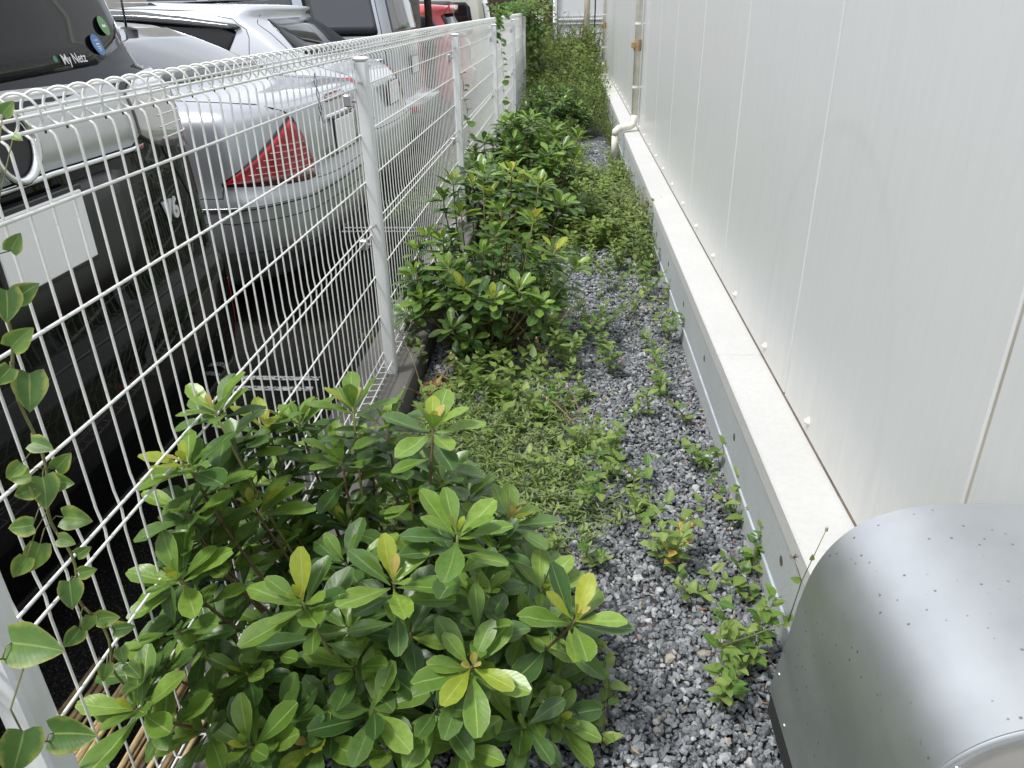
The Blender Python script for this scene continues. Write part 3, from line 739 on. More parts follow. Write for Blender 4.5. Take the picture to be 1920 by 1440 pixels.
def textobj(body, size, mat, parent, loc, ext=.0, tilt=0, name='lettering', bold=0.0, yaw=0.0):
    c = bpy.data.curves.new(name, 'FONT'); c.body = body; c.size = size; c.extrude = ext; c.align_x = 'CENTER'; c.align_y = 'CENTER'; c.resolution_u = 3; c.offset = bold
    tmp = bpy.data.objects.new('tmp', c); me = bpy.data.meshes.new_from_object(tmp); bpy.data.objects.remove(tmp); me.materials.clear(); me.materials.append(MATS[mat])
    o = bpy.data.objects.new(name, me); COL.objects.link(o); o.parent = parent
    M = Matrix(((0, 0, 1, 0), (1, 0, 0, 0), (0, 1, 0, 0), (0, 0, 0, 1)))
    o.matrix_local = T(loc) @ Matrix.Rotation(yaw, 4, 'Z') @ Matrix.Rotation(tilt, 4, 'Y') @ M
    return o

# --- black minivan, right rear corner towards the fence
vr = [(.16, .12, .3, .87, .12, .12), (.24, .05, .2, .90, .12, .12), (.45, .0, .1, .915, .13, .13), (.64, .0, .1, .915, .13, .13), (.675, .008, .1, .915, .13, .13), (.70, .035, .12, .915, .13, .13),
      (.80, .04, .2, .915, .13, .13), (1.0, .05, .4, .912, .13, .13), (1.06, .055, .6, .91, .14, .14), (1.17, .055, .9, .90, .15, .16), (1.265, .075, 1.1, .895, .16, .17), (1.30, .13, 1.15, .885, .16, .18), (1.5, .19, 1.4, .865, .16, .18), (1.75, .27, 1.65, .835, .16, .18),
      (1.83, .32, 1.8, .79, .17, .2), (1.88, .42, 2.1, .70, .2, .25), (1.90, .70, 2.4, .50, .2, .3)]
van = Car('black_minivan', 'black minivan with chrome tailgate band and V6 badge, parked nearest behind the fence', 'minivan', (-1.16, 1.73, AS), 1.0, vr, 4.8, 'black_paint', .055)
van.patch('rear_window', 'dark_glass', [-1.68, -1.5, -1.2, -.82, -.7, 0, .7, .82, 1.2, 1.5, 1.68], [1.52, 1.45, 1.39, 1.335, 1.318, 1.308, 1.318, 1.335, 1.39, 1.45, 1.52], [1.76, 1.79, 1.80, 1.80, 1.80, 1.80, 1.80, 1.80, 1.80, 1.79, 1.76], .004)
van.patch('quarter_window', 'dark_glass', [1.80, 1.95, 3.0, 3.3], [1.36, 1.34, 1.33, 1.33], [1.73, 1.75, 1.75, 1.75], .003)
van.patch('quarter_window', 'dark_glass', [-3.3, -3.0, -1.95, -1.80], [1.33, 1.33, 1.34, 1.36], [1.75, 1.75, 1.75, 1.73], .003)
gb = van.patch('chrome_band', 'satin_chrome', [-.60, -.52, 0, .52, .60], [1.13, 1.112, 1.12, 1.112, 1.13], [1.25, 1.275, 1.285, 1.275, 1.25], .010)
van.patch('band_lip', 'chrome', [-.60, -.5, 0, .5, .60], [1.098, 1.095, 1.102, 1.095, 1.098], [1.110, 1.109, 1.117, 1.109, 1.110], .016)
for sg in (1, -1):
    a = [.62, .75, .95, 1.3, 1.8, 2.06]; lo = [1.13, 1.085, 1.055, 1.05, 1.07, 1.12]; hi = [1.24, 1.272, 1.280, 1.283, 1.280, 1.25]
    if sg < 0: a = [-x for x in reversed(a)]; lo, hi = lo[::-1], hi[::-1]
    lamp = van.patch('tail_lamp', 'clear_lamp', a, lo, hi, .012)
    b = [1.5, 1.8, 2.0]; l2 = [1.065, 1.075, 1.11]; h2 = [1.13, 1.14, 1.14]
    if sg < 0: b = [-x for x in reversed(b)]; l2, h2 = l2[::-1], h2[::-1]
    van.patch('lamp_red', 'red_lamp', b, l2, h2, .014, lamp)
    for k in range(5):
        van.line('lamp_rib', 'chrome', [(sg*.80, 1.10+k*.034), (sg*1.5, 1.10+k*.034)], .005, .013, lamp)
    c = [1.35, 1.5, 1.62]; van.patch('reflector', 'red_lamp', c if sg > 0 else [-x for x in reversed(c)], [.36]*3, [.57, .575, .57], .006)
    van.line('tailgate_gap', 'gap_dark', [(sg*.96, .72), (sg*.93, .90), (sg*.80, 1.07)], .007, .0, None)
van.patch('plate_recess', 'black_trim', [-.55, -.45, .32, .42], [.80, .795, .795, .80], [1.06, 1.075, 1.075, 1.06], .0035)
van.line('bumper_gap', 'gap_dark', [(-1.9, .70), (0, .69), (1.9, .70)], .008, .0)
van.patch('lower_skirt', 'black_trim', [-2.3, -1, 1, 2.3], [.17]*4, [.27]*4, .003)
pl0 = set(van.root.children)
van.plate(.900, 1.065, -.030)
for o_ in van.root.children:
    if o_ not in pl0: o_.location.y -= .11
ring = MB(); ring.lathe([(.062, -.004), (.066, .006), (.075, .008), (.081, .0), (.075, -.006)], 'x', 32, (-.026, -.12, 1.190)); ring.build('emblem_ring', 'chrome', van.root, True)
MB().lathe([(0, .0), (.064, .0)], 'x', 32, (-.034, -.12, 1.190)).build('emblem_disc', 'black_trim', van.root)
p_ = Vector(van.P(.69, .895, .004)); textobj('V6', .088, 'badge_silver', van.root, p_+Vector((.003, 0, 0)), .003, 0, 'badge', .0022, R_(2))
gx = lambda t, w, o=.006: Vector(van.P(t, w, o))
def decal(car, name, mat, t, w, ry_, rz_, off=.0058, tilt=R_(-17), yaw=R_(12)):
    c = Vector(car.P(t, w, off)); M = T(c) @ Matrix.Rotation(yaw, 4, 'Z') @ Matrix.Rotation(tilt, 4, 'Y')
    return MB().lathe([(0, .0006), (1, .0006), (1.0, -.0004)], 'x', 28).build(name, mat, car.root, False, M @ Matrix.Diagonal((1, ry_, rz_, 1))), M
st, M_ = decal(van, 'green_sticker', 'sticker_green', .90, 1.412, .036, .027, .009); 
st2, M2 = decal(van, 'blue_sticker', 'sticker_blue', .77, 1.364, .040, .029, .009)
def flat(name, mat, M, items, par):
    m = MB()
    for (y0, y1, z0, z1) in items: m.box((.0008, y0, z0), (.0012, y1, z1))
    o = m.build(name, mat, van.root, False, M); return o
for k in range(4): 
    s5 = MB(); pv = []
    for i in range(10):
        a = math.pi/2+i*math.pi/5; r_ = .0052 if i % 2 == 0 else .0022; pv.append((.0011, (-.0165+k*.011)*.7+.7*r_*math.cos(a), .012+.7*r_*math.sin(a)))
    s5.add(pv, [tuple(range(10))]).build('star', 'print_white', van.root, False, M2)
flat('sticker_print', 'print_white', M2, [(-.013, .013, .000, .0035), (-.017, .017, -.006, -.004), (-.014, .014, -.011, -.009), (-.009, .009, -.016, -.014)], van)
flat('sticker_print', 'print_white', M_, [(-.016, .016, -.004, .003)], van)
pt = gx(.54, 1.336, .0075); textobj('My Netz', .036, 'print_white', van.root, pt, 0, R_(-17), 'window_lettering', .0003, R_(4))
for (dy, dz) in ((0, .008), (0, -.008), (.008, 0), (-.008, 0)):
    cpos = gx(.54, 1.332, .0078)+Vector((-.12*dz, dy-.088, dz))
    MB().lathe([(0, .0006), (.0085, .0006)], 'x', 12).build('clover_leaf', 'clover_green', van.root, False, T(cpos) @ Matrix.Rotation(R_(-17), 4, 'Y'))
for x in (-.95, -3.8):
    for sd in (1, -1): van.wheel(x, sd)
# --- silver saloon
sr = [(.20, .20, .2, .76, .34, .28), (.34, .08, .12, .86, .35, .30), (.38, .03, .08, .900, .35, .30), (.50, .0, .05, .925, .35, .30), (.655, .0, .05, .927, .35, .30), (.675, .012, .05, .920, .35, .30), (.72, .035, .06, .915, .35, .30),
      (.86, .045, .10, .910, .34, .30), (.97, .055, .3, .895, .33, .30), (1.03, .07, .5, .870, .32, .30), (1.055, .10, .8, .835, .30, .30), (1.068, .18, 1.0, .80, .28, .30), (1.080, .33, 1.2, .77, .26, .28), (1.095, .50, 1.3, .75, .22, .22),
      (1.13, .58, 1.4, .735, .20, .16), (1.22, .77, 1.6, .70, .20, .16), (1.32, 1.00, 1.9, .65, .20, .18), (1.385, 1.20, 2.1, .60, .2, .2), (1.42, 1.50, 2.3, .52, .2, .2), (1.435, 2.0, 2.5, .36, .16, .2)]
sed = Car('silver_sedan', 'silver saloon car with triangular red tail lamps, second from the front of the photo', 'car', (-1.20, 4.32, AS), -.5, sr, 4.6, 'silver_paint', .09)
sed.patch('rear_window', 'grey_glass', [-1.55, -1.3, 0, 1.3, 1.55], [1.165, 1.145, 1.135, 1.145, 1.165], [1.35, 1.365, 1.375, 1.365, 1.35], .004)
for sg in (1, -1):
    a = [1.50, 1.7, 1.96]; lo = [1.14, 1.13, 1.125]; hi = [1.375, 1.38, 1.38]
    if sg < 0: a = [-x for x in reversed(a)]; lo, hi = lo[::-1], hi[::-1]
    sed.patch('pillar_trim', 'black_trim', a, lo, hi, .004)
    a = [2.0, 2.25, 2.8, 3.2]; lo = [1.10]*4; hi = [1.16, 1.30, 1.355, 1.36]
    if sg < 0: a = [-x for x in reversed(a)]; lo, hi = lo[::-1], hi[::-1]
    sed.patch('side_window', 'dark_glass', a, lo, hi, .003)
    def both(ts, lo, hi):
        return (ts, lo, hi) if sg > 0 else ([-x for x in reversed(ts)], lo[::-1], hi[::-1])
    lamp = sed.patch('tail_lamp', 'red_lamp', *both([.88, .93, 1.00, 1.08, 1.16, 1.27, 1.52, 1.89], [.708, .705, .703, .703, .705, .708, .718, .732], [.725, .80, .89, .955, .985, .945, .85, .738]), .008, nw=6)
    sed.patch('lamp_edge', 'black_trim', *both([.868, .92, .99, 1.075, 1.16, 1.28, 1.53, 1.92], [.702, .699, .697, .697, .699, .702, .712, .728], [.732, .811, .901, .966, .998, .957, .861, .742]), .0045, nw=6)
    sed.patch('lamp_dark_strip', 'dark_red_lamp', *both([.90, 1.1, 1.5, 1.86], [.706, .705, .719, .734], [.740, .743, .752, .740]), .0095, lamp)  # dark red strip along the bottom of the lamp
    for k, (t0, t1) in enumerate(((.93, 1.66), (.94, 1.58), (.965, 1.50), (.985, 1.43), (1.01, 1.36))):
        z = .762+k*.028; sed.patch('lamp_stripe', 'lamp_stripe', *both([t0, t1], [z, z+.004], [z+.005, z+.009]), .0105, lamp)
    sed.line('boot_gap', 'gap_dark', [(sg*.905, .69), (sg*.95, .81), (sg*1.09, .985), (sg*1.18, 1.02), (sg*1.4, 1.06), (sg*1.75, 1.085)], .006, -.0005)
    sed.line('side_gap', 'gap_dark', [(sg*1.90, .728), (sg*1.98, .675), (sg*2.6, .665)], .005, -.0005)
sed.line('boot_gap', 'gap_dark', [(-.905, .69), (-.5, .68), (.5, .68), (.905, .69)], .006, -.0005)
sed.line('bumper_trim', 'silver_plastic', [(-2.7, .615), (-1.3, .640), (0, .645), (1.3, .640), (2.7, .615)], .008, .001)
sed.line('bumper_trim_gap', 'gap_dark', [(-2.7, .603), (-1.3, .628), (0, .633), (1.3, .628), (2.7, .603)], .007, .0)
sed.line('bumper_gap', 'gap_dark', [(-2.7, .555), (0, .57), (2.7, .555)], .005, -.001)
sed.line('bumper_gap', 'gap_dark', [(-2.7, .41), (0, .41), (2.7, .41)], .004, -.001)
sed.patch('plate_recess', 'silver_plastic', [-.60, -.52, .52, .60], [.77, .745, .745, .77], [.90, .925, .925, .90], .002)
sed.plate(.755, .92, -.045)
sed.patch('boot_grip', 'chrome', [-.5, -.45, .45, .5], [.935, .93, .93, .935], [.95, .955, .955, .95], .008)
sed.patch('high_brake_lamp', 'dark_red_lamp', [-.33, -.3, .3, .33], [1.015, 1.01, 1.01, 1.015], [1.04, 1.045, 1.045, 1.04], .004)
ap = Vector(sed.P(0, 1.372, 0))
am = MB().lathe([(.0, .016), (.02, .014), (.05, .004), (.055, -.004)], 'z', 16, (ap.x-.02, 0, ap.z)).tube([(ap.x-.02, 0, ap.z+.01), (ap.x-.012, 0, ap.z+.19)], [.007, .0045], 8)
am.build('antenna', 'black_trim', sed.root, True)
for x in (-1.1, -3.95):
    for sd in (1, -1): sed.wheel(x, sd, .33)
# --- pale silver hatchback
hr = [(.18, .14, .2, .76, .28, .24), (.28, .03, .1, .82, .28, .24), (.45, .0, .05, .845, .28, .24), (.60, .0, .05, .85, .28, .24), (.63, .03, .06, .85, .26, .24), (.70, .06, .1, .85, .25, .24), (.90, .12, .3, .845, .24, .24),
      (1.0, .22, .7, .83, .22, .22), (1.05, .34, .9, .81, .22, .2), (1.15, .47, 1.0, .785, .22, .2), (1.3, .66, 1.3, .735, .22, .2), (1.42, .82, 1.5, .69, .2, .18), (1.45, .80, 1.6, .67, .18, .16), (1.475, .80, 1.7, .64, .16, .14), (1.495, 1.0, 1.9, .58, .16, .2), (1.52, 1.5, 2.2, .46, .16, .2), (1.53, 1.9, 2.6, .30, .16, .2)]
hat = Car('silver_hatchback', 'pale silver hatchback with smoked side visor, behind the silver saloon', 'car', (-1.42, 6.72, AS), 0.0, hr, 4.0, 'white_silver_paint', .06)
hat.patch('rear_window', 'dark_glass', [-1.44, -1.32, -1.15, 0, 1.15, 1.32, 1.44], [1.185, 1.155, 1.14, 1.135, 1.14, 1.155, 1.185], [1.20, 1.32, 1.392, 1.40, 1.392, 1.32, 1.20], .004)
hat.patch('high_brake_lamp', 'dark_red_lamp', [.72, .76, 1.04, 1.08], [1.43, 1.425, 1.425, 1.43], [1.455, 1.46, 1.46, 1.455], .006)
for sg in (1, -1):
    f = lambda ts, lo, hi: (ts, lo, hi) if sg > 0 else ([-x for x in reversed(ts)], lo[::-1], hi[::-1])
    hat.patch('side_window', 'dark_glass', *f([2.09, 2.4, 2.7, 3.3, 3.9], [1.315, 1.14, 1.05, 1.03, 1.00], [1.34, 1.38, 1.41, 1.44, 1.42]), .004)
    hat.patch('window_visor', 'smoke_visor', *f([2.01, 2.08, 2.4, 2.75, 3.3, 3.9], [1.345, 1.325, 1.36, 1.395, 1.41, 1.39], [1.36, 1.37, 1.42, 1.45, 1.465, 1.45]), .022)
    hat.line('door_gap', 'gap_dark', [(sg*2.24, .75), (sg*2.20, 1.16), (sg*1.98, 1.33), (sg*2.0, 1.40), (sg*2.3, 1.455), (sg*2.9, 1.485), (sg*3.8, 1.49)], .006, -.0005)
    hat.patch('tail_lamp', 'red_lamp', *f([1.05, 1.15, 1.7, 2.15], [.74, .72, .80, .90], [.96, .98, .99, .96]), .008)
    hat.line('hatch_gap', 'gap_dark', [(sg*1.04, .68), (sg*1.04, 1.0), (sg*1.62, 1.12), (sg*1.55, 1.36), (sg*1.3, 1.42)], .006, -.0005)
    hat.wheel(-.85, sg, .30); hat.wheel(-3.3, sg, .30)
hat.line('bumper_gap', 'gap_dark', [(-2.3, .615), (0, .615), (2.3, .615)], .006, 0)
hat.patch('wiper', 'black_trim', [-.9, -.1], [1.15, 1.155], [1.161, 1.168], .016)
hat.plate(.74, .905, -.055)
wm = Vector(hat.P(0, 1.02, 0)); MB().bbox((wm.x-.01, -.10, wm.z-.02), (wm.x+.02, .10, wm.z+.02), .008).build('hatch_handle', 'satin_chrome', hat.root)
# --- tall silver van
tr_ = [(.20, .02, .2, .80, .14, .14), (.30, -.13, .1, .84, .16, .16), (.48, -.16, .05, .85, .16, .16), (.535, -.16, .05, .85, .16, .16), (.565, .0, .06, .85, .12, .12), (.9, .03, .1, .85, .12, .12), (1.1, .05, .3, .845, .12, .12), (1.5, .12, .6, .80, .12, .12),
       (1.8, .18, 1.0, .75, .12, .12), (1.88, .22, 1.3, .70, .14, .14), (1.93, .36, 1.6, .60, .14, .2), (1.95, .7, 1.9, .40, .14, .2)]
tv = Car('silver_van', 'tall silver van with louvred rear flank, third row of the parked vehicles', 'van', (-1.73, 9.20, AS), 0, tr_, 3.4, 'bluegrey_silver_paint', .03)
for sg in (1, -1):
    f = lambda ts, lo, hi: (ts, lo, hi) if sg > 0 else ([-x for x in reversed(ts)], lo[::-1], hi[::-1])
    tv.patch('side_window', 'grey_glass', *f([1.99, 2.04, 2.60, 2.66], [1.27, 1.225, 1.225, 1.27], [1.66, 1.70, 1.70, 1.68]), .004)
    tv.patch('window_seal', 'black_trim', *f([1.96, 2.01, 2.64, 2.70], [1.24, 1.20, 1.20, 1.24], [1.68, 1.725, 1.725, 1.70]), .002)
    tv.patch('side_window', 'grey_glass', *f([2.80, 2.86, 3.6, 3.66], [1.24, 1.20, 1.20, 1.24], [1.66, 1.70, 1.70, 1.66]), .004)
    tv.patch('side_window', 'grey_glass', *f([3.78, 3.82, 4.2, 4.3], [1.24, 1.20, 1.20, 1.24], [1.66, 1.70, 1.70, 1.66]), .004)
    tv.line('flank_gap', 'gap_dark', [(sg*1.80, .60), (sg*1.75, 1.78)], .008, 0)
    lv = tv.patch('louvre_panel', 'silver_plastic', *f([1.92, 2.36], [.905, .905], [.985, .985]), .003)
    for j in range(3):
        for i in range(7):
            tv.patch('louvre_slot', 'gap_dark', *f([1.94+i*.060, 1.98+i*.060], [.911+j*.026]*2, [.925+j*.026]*2), .0045, lv, nt=2, nw=1)
    tv.patch('bumper_reflector', 'red_lamp', *f([1.35, 1.75], [.44, .44], [.51, .51]), .006)
    tv.patch('bumper_reflector', 'amber_lamp', *f([1.0, 1.3], [.44, .44], [.51, .51]), .006)
    tv.wheel(-.95, sg, .31); tv.wheel(-3.6, sg, .31)
tv.patch('rear_window', 'grey_glass', [-1.0, 0, 1.0], [1.2]*3, [1.7]*3, .004)
tv.plate(.80, .965, -.01)
# --- red car
rr = [(.22, .08, .2, .72, .16, .18), (.35, .0, .1, .75, .18, .2), (.60, .0, .05, .755, .18, .2), (.64, .04, .06, .755, .18, .2), (.95, .06, .3, .75, .18, .2), (1.05, .10, .7, .735, .18, .2), (1.38, .30, 1.3, .66, .18, .2), (1.43, .27, 1.5, .63, .16, .16), (1.47, .30, 1.6, .58, .16, .16), (1.50, .7, 1.9, .46, .14, .2), (1.51, 1.2, 2.3, .3, .14, .2)]
rc = Car('red_hatchback', 'small red hatchback with roof spoiler beyond the utility pole', 'car', (-1.42, 12.25, AS), 0, rr, 3.4, 'red_paint', .05)
rc.patch('rear_window', 'dark_glass', [-1.4, -1.2, 0, 1.2, 1.4], [1.08, 1.06, 1.05, 1.06, 1.08], [1.35, 1.37, 1.375, 1.37, 1.35], .004)
rc.patch('spoiler', 'red_paint', [-1.0, 0, 1.0], [1.41]*3, [1.45]*3, .05)
for sg in (1, -1):
    f = lambda ts, lo, hi: (ts, lo, hi) if sg > 0 else ([-x for x in reversed(ts)], lo[::-1], hi[::-1])
    rc.patch('side_window', 'grey_glass', *f([1.86, 1.96, 2.2, 3.0, 3.6], [1.12, 1.05, 1.04, 1.03, 1.02], [1.30, 1.34, 1.38, 1.39, 1.36]), .004)
    rc.patch('tail_lamp', 'red_lamp', *f([1.2, 1.4, 1.9], [.7, .7, .72], [1.0, 1.02, 1.0]), .008)
    rc.patch('arch_shade_patch', 'black_trim', *f([2.12, 2.3, 2.7, 3.1, 3.25], [.24, .24, .24, .24, .24], [.30, .56, .66, .56, .30]), .006)  # black patch painted for the shaded hollow of the wheel arch, no hole cut
    rc.line('door_gap', 'gap_dark', [(sg*2.1, .8), (sg*2.05, 1.1), (sg*2.3, 1.4)], .006, 0)
    rc.wheel(-.85, sg, .29); rc.wheel(-2.75, sg, .29)
rc.patch('side_vent', 'black_trim', [-2.35, -2.12], [.93, .93], [.98, .98], .005)
rc.plate(.75, .915, -.03)
# --- beige boxy van at the back
br_ = [(.25, .08, .2, .72, .1, .1), (.6, .0, .1, .735, .1, .1), (1.0, .02, .2, .735, .1, .1), (1.6, .10, .6, .69, .1, .1), (1.72, .14, .9, .64, .1, .1), (1.76, .25, 1.2, .55, .1, .15), (1.78, .5, 1.5, .4, .1, .2)]
bc = Car('beige_van', 'pale beige boxy van farthest back in the car park', 'van', (-1.35, 14.6, AS), 0, br_, 3.4, 'beige_paint', .03)
for sg in (1, -1):
    f = lambda ts, lo, hi: (ts, lo, hi) if sg > 0 else ([-x for x in reversed(ts)], lo[::-1], hi[::-1])
    bc.patch('side_window', 'dark_glass', *f([2.1, 2.16, 3.4, 3.5], [1.08, 1.04, 1.04, 1.04], [1.45, 1.52, 1.54, 1.52]), .004)
    bc.patch('window_visor', 'smoke_visor', *f([2.33, 2.42, 3.5], [1.44, 1.46, 1.47], [1.50, 1.54, 1.56]), .02)
    bc.wheel(-.8, sg, .28); bc.wheel(-2.7, sg, .28)
bc.patch('rear_window', 'dark_glass', [-1.0, 0, 1.0], [1.05]*3, [1.5]*3, .004)
#PART4
# ------------------------------------------------------------------ plants
def bez(a, b, c, n=8):
    a, b, c = Vector(a), Vector(b), Vector(c)
    return [a*(1-t)**2+b*2*t*(1-t)+c*t*t for t in [i/n for i in range(n+1)]]
def whorl(items, g, p, ax, L, n, spread=(50, 80), mats=('leaf_mid',), phase=0.0, size=(.75, 1.1)):
    ax = Vector(ax).normalized(); u = ax.orthogonal().normalized(); v_ = ax.cross(u)
    for i in range(n):
        az = phase+i*2*math.pi/n*1.0+g.uniform(-.35, .35) if n > 1 else phase
        el = R_(g.uniform(*spread)); d = (u*math.cos(az)+v_*math.sin(az))*math.sin(el)+ax*math.cos(el)
        nrm = ax+Vector((0, 0, .35)); s_ = L*g.uniform(*size)
        items.append((leaf_mtx(p+d*.006, d, nrm, s_), g.choice(mats), g.randrange(50)))
def shrub(name, label, base, tips, L, seed, nfill, rad, height, dark=False, limit=300):
    g = random.Random(seed); base = Vector(base)
    root = tag(empty(name, base), label, 'shrub', 'evergreen shrubs planted along the fence'); items = []
    allt = [(Vector(t), f) for t, f in tips]
    for _ in range(nfill):
        a = g.uniform(0, 6.283); r = rad*math.sqrt(g.random())*.95; hh = height*(1-(r/rad)**2*.75)*g.uniform(.30, .93)
        allt.append((base+Vector((math.cos(a)*r, math.sin(a)*r*1.0, .05+hh)), 0))
    TM = T(-base)
    for (t, full) in allt:
        off = Vector((t.x-base.x, t.y-base.y, 0)); start = base+off*.18
        mid = base+off*.80+Vector((g.uniform(-.03, .03), g.uniform(-.03, .03), (t.z-base.z)*.50)); path = bez(start, mid, t)
        r1 = .0026 if full else .002
        MB().tube(path, [r1+(.0045-r1*.5)*(1-i/8)**1.3 for i in range(9)], 6).build('branch', 'branch_green' if (full and g.random() < .5) else 'branch_bark', root, True, TM)
        ax = (path[-1]-path[-3]).normalized(); ax = (ax+Vector((g.uniform(-.15, .15), g.uniform(-.15, .15), .25))).normalized()
        ph = g.uniform(0, 6.28)
        if full:
            top = 'leaf_young' if full > 1 else 'leaf_mid'
            whorl(items, g, t, ax, L*.42, 3, (12, 30), ('leaf_bud', 'leaf_young') if full > 1 else ('leaf_young', 'leaf_mid'), ph, (.6, 1.0))
            whorl(items, g, t-ax*.006, ax, L*.80, 4, (30, 66), (top, 'leaf_mid', 'leaf_mid') if not dark else ('leaf_mid', 'leaf_old'), ph+.5)
            whorl(items, g, t-ax*.016, ax, L, 5, (60, 84), ('leaf_mid', 'leaf_mid', 'leaf_old') if not dark else ('leaf_old', 'leaf_mid'), ph+1.1)
            k0 = 7
        else:
            whorl(items, g, t, ax, L*.75, 3, (35, 60), ('leaf_mid', 'leaf_old'), ph); whorl(items, g, t-ax*.012, ax, L*.95, 5, (60, 85), ('leaf_old', 'leaf_old', 'leaf_mid') if not dark else ('leaf_old',), ph+.7); k0 = 5
        Lb = sum((path[i+1]-path[i]).length for i in range(8))
        for k in range(k0):
            s_ = 1-(.05+.055*k)*min(1.6, .35/max(.1, Lb)) if Lb > .05 else .9; s_ = max(.30, s_); i = s_*8; j = min(7, int(i)); p = path[j].lerp(path[j+1], i-j); a2 = (path[j+1]-path[j]).normalized()
            whorl(items, g, p, a2, L, 1, (62, 98), ('leaf_old', 'leaf_old', 'leaf_mid') if not dark else ('leaf_old',), ph+k*2.4, (.55, 1.12))
    put_leaves(root, items, 'shrub', limit, 'inner_foliage'); return root
def tp(px, py, Y, f=1):
    p = on_y(px, py, Y); q_ = on_x(px, py, -.69)
    return (q_ if p.x < -.69 else p, f)
near_tips = [tp(402, 770, 1.72, 2), tp(500, 800, 1.42, 2), tp(352, 872, 1.6, 2), tp(560, 790, 1.50, 1), tp(478, 955, 1.24, 2), tp(662, 762, 1.42, 2), tp(640, 860, 1.38, 1), tp(812, 800, 1.32, 2), tp(725, 800, 1.42, 1),
             tp(858, 1000, 1.12, 2), tp(738, 1090, 1.04, 2), tp(566, 1128, .99, 2), tp(957, 975, 1.38, 2), tp(1018, 1105, 1.26, 1), tp(1080, 1162, 1.10, 2), tp(885, 1250, 1.0, 2), tp(335, 1085, 1.28, 1), tp(392, 1050, 1.36, 1),
             tp(378, 1370, .90, 1), tp(255, 1330, .92, 1), tp(590, 1390, .93, 2), tp(745, 1200, 1.10, 1), tp(665, 1250, 1.02, 1), tp(460, 1260, 1.0, 1), tp(985, 1180, 1.16, 1), tp(1045, 1350, 1.10, 1), tp(870, 1400, .98, 1), tp(725, 1405, .93, 1),
             tp(560, 1010, 1.32, 1), tp(650, 985, 1.34, 1), tp(770, 930, 1.36, 1), tp(905, 1110, 1.18, 1), tp(465, 1400, .88, 1), tp(1010, 1290, 1.14, 1)]
shrub('evergreen_shrub', 'large glossy evergreen shrub in the near foreground against the fence', (-.36, 1.27, G), near_tips+[tp(*q, 0) for q in ((620, 1330, .98), (820, 1330, .98), (520, 1360, .95), (700, 1330, .96), (900, 1180, 1.08), (420, 1180, 1.1), (520, 1230, 1.05), (420, 900, 1.5), (350, 960, 1.45), (520, 900, 1.5), (590, 880, 1.52), (640, 930, 1.45), (700, 880, 1.5), (760, 860, 1.48), (560, 950, 1.4), (450, 850, 1.6), (830, 900, 1.4), (380, 1000, 1.4), (690, 830, 1.6), (600, 830, 1.65), (880, 930, 1.4), (500, 1000, 1.35), (930, 1030, 1.3), (330, 1180, 1.15), (300, 1250, 1.05))], .109, 11, 50, .40, .44, limit=300)
mid_tips = [tp(905, 325, 3.35, 2), tp(960, 322, 3.3, 2), tp(1010, 345, 3.25, 2), tp(850, 340, 3.35, 2), tp(885, 345, 3.45, 2), tp(975, 345, 3.35, 2), tp(1050, 380, 3.25, 2), tp(920, 365, 3.4, 2), tp(830, 370, 3.4, 1), tp(800, 440, 3.3, 2), tp(782, 470, 3.2, 1), tp(865, 400, 3.3, 2), tp(940, 395, 3.25, 1), tp(1000, 410, 3.2, 2),
            tp(1040, 470, 3.1, 2), tp(1078, 500, 3.1, 1), tp(840, 500, 3.0, 1), tp(905, 470, 3.1, 1), tp(870, 540, 2.95, 2), tp(975, 540, 2.95, 1), tp(925, 560, 2.9, 2), tp(1010, 570, 2.95, 1), tp(790, 560, 3.0, 1), tp(780, 510, 3.1, 1), tp(830, 450, 3.2, 1)]
shrub('evergreen_shrub', 'second evergreen shrub with yellow-green tips, just beyond the post above the gravel', (-.38, 3.22, G), mid_tips, .098, 12, 66, .40, .64, limit=300)
far_tips = [tp(1000, 225, 5.6), tp(950, 240, 5.6), tp(1050, 240, 5.5), tp(1020, 265, 5.3), tp(925, 270, 5.4), tp(970, 275, 5.2), tp(1080, 290, 5.2), tp(1040, 310, 5.0), tp(920, 310, 5.1), tp(990, 330, 4.9), tp(955, 225, 5.7), tp(1085, 255, 5.4)]
shrub('evergreen_shrub', 'third shrub along the fence, dark green, between the yellow-tipped shrub and the thicket', (-.33, 5.25, G), far_tips, .11, 13, 110, .50, .86, False, limit=200)
shrub('evergreen_shrub', 'farthest dark shrub low in the weeds below the climbing plants', (-.22, 9.6, G), [], .11, 14, 90, .46, .62, True, limit=60)

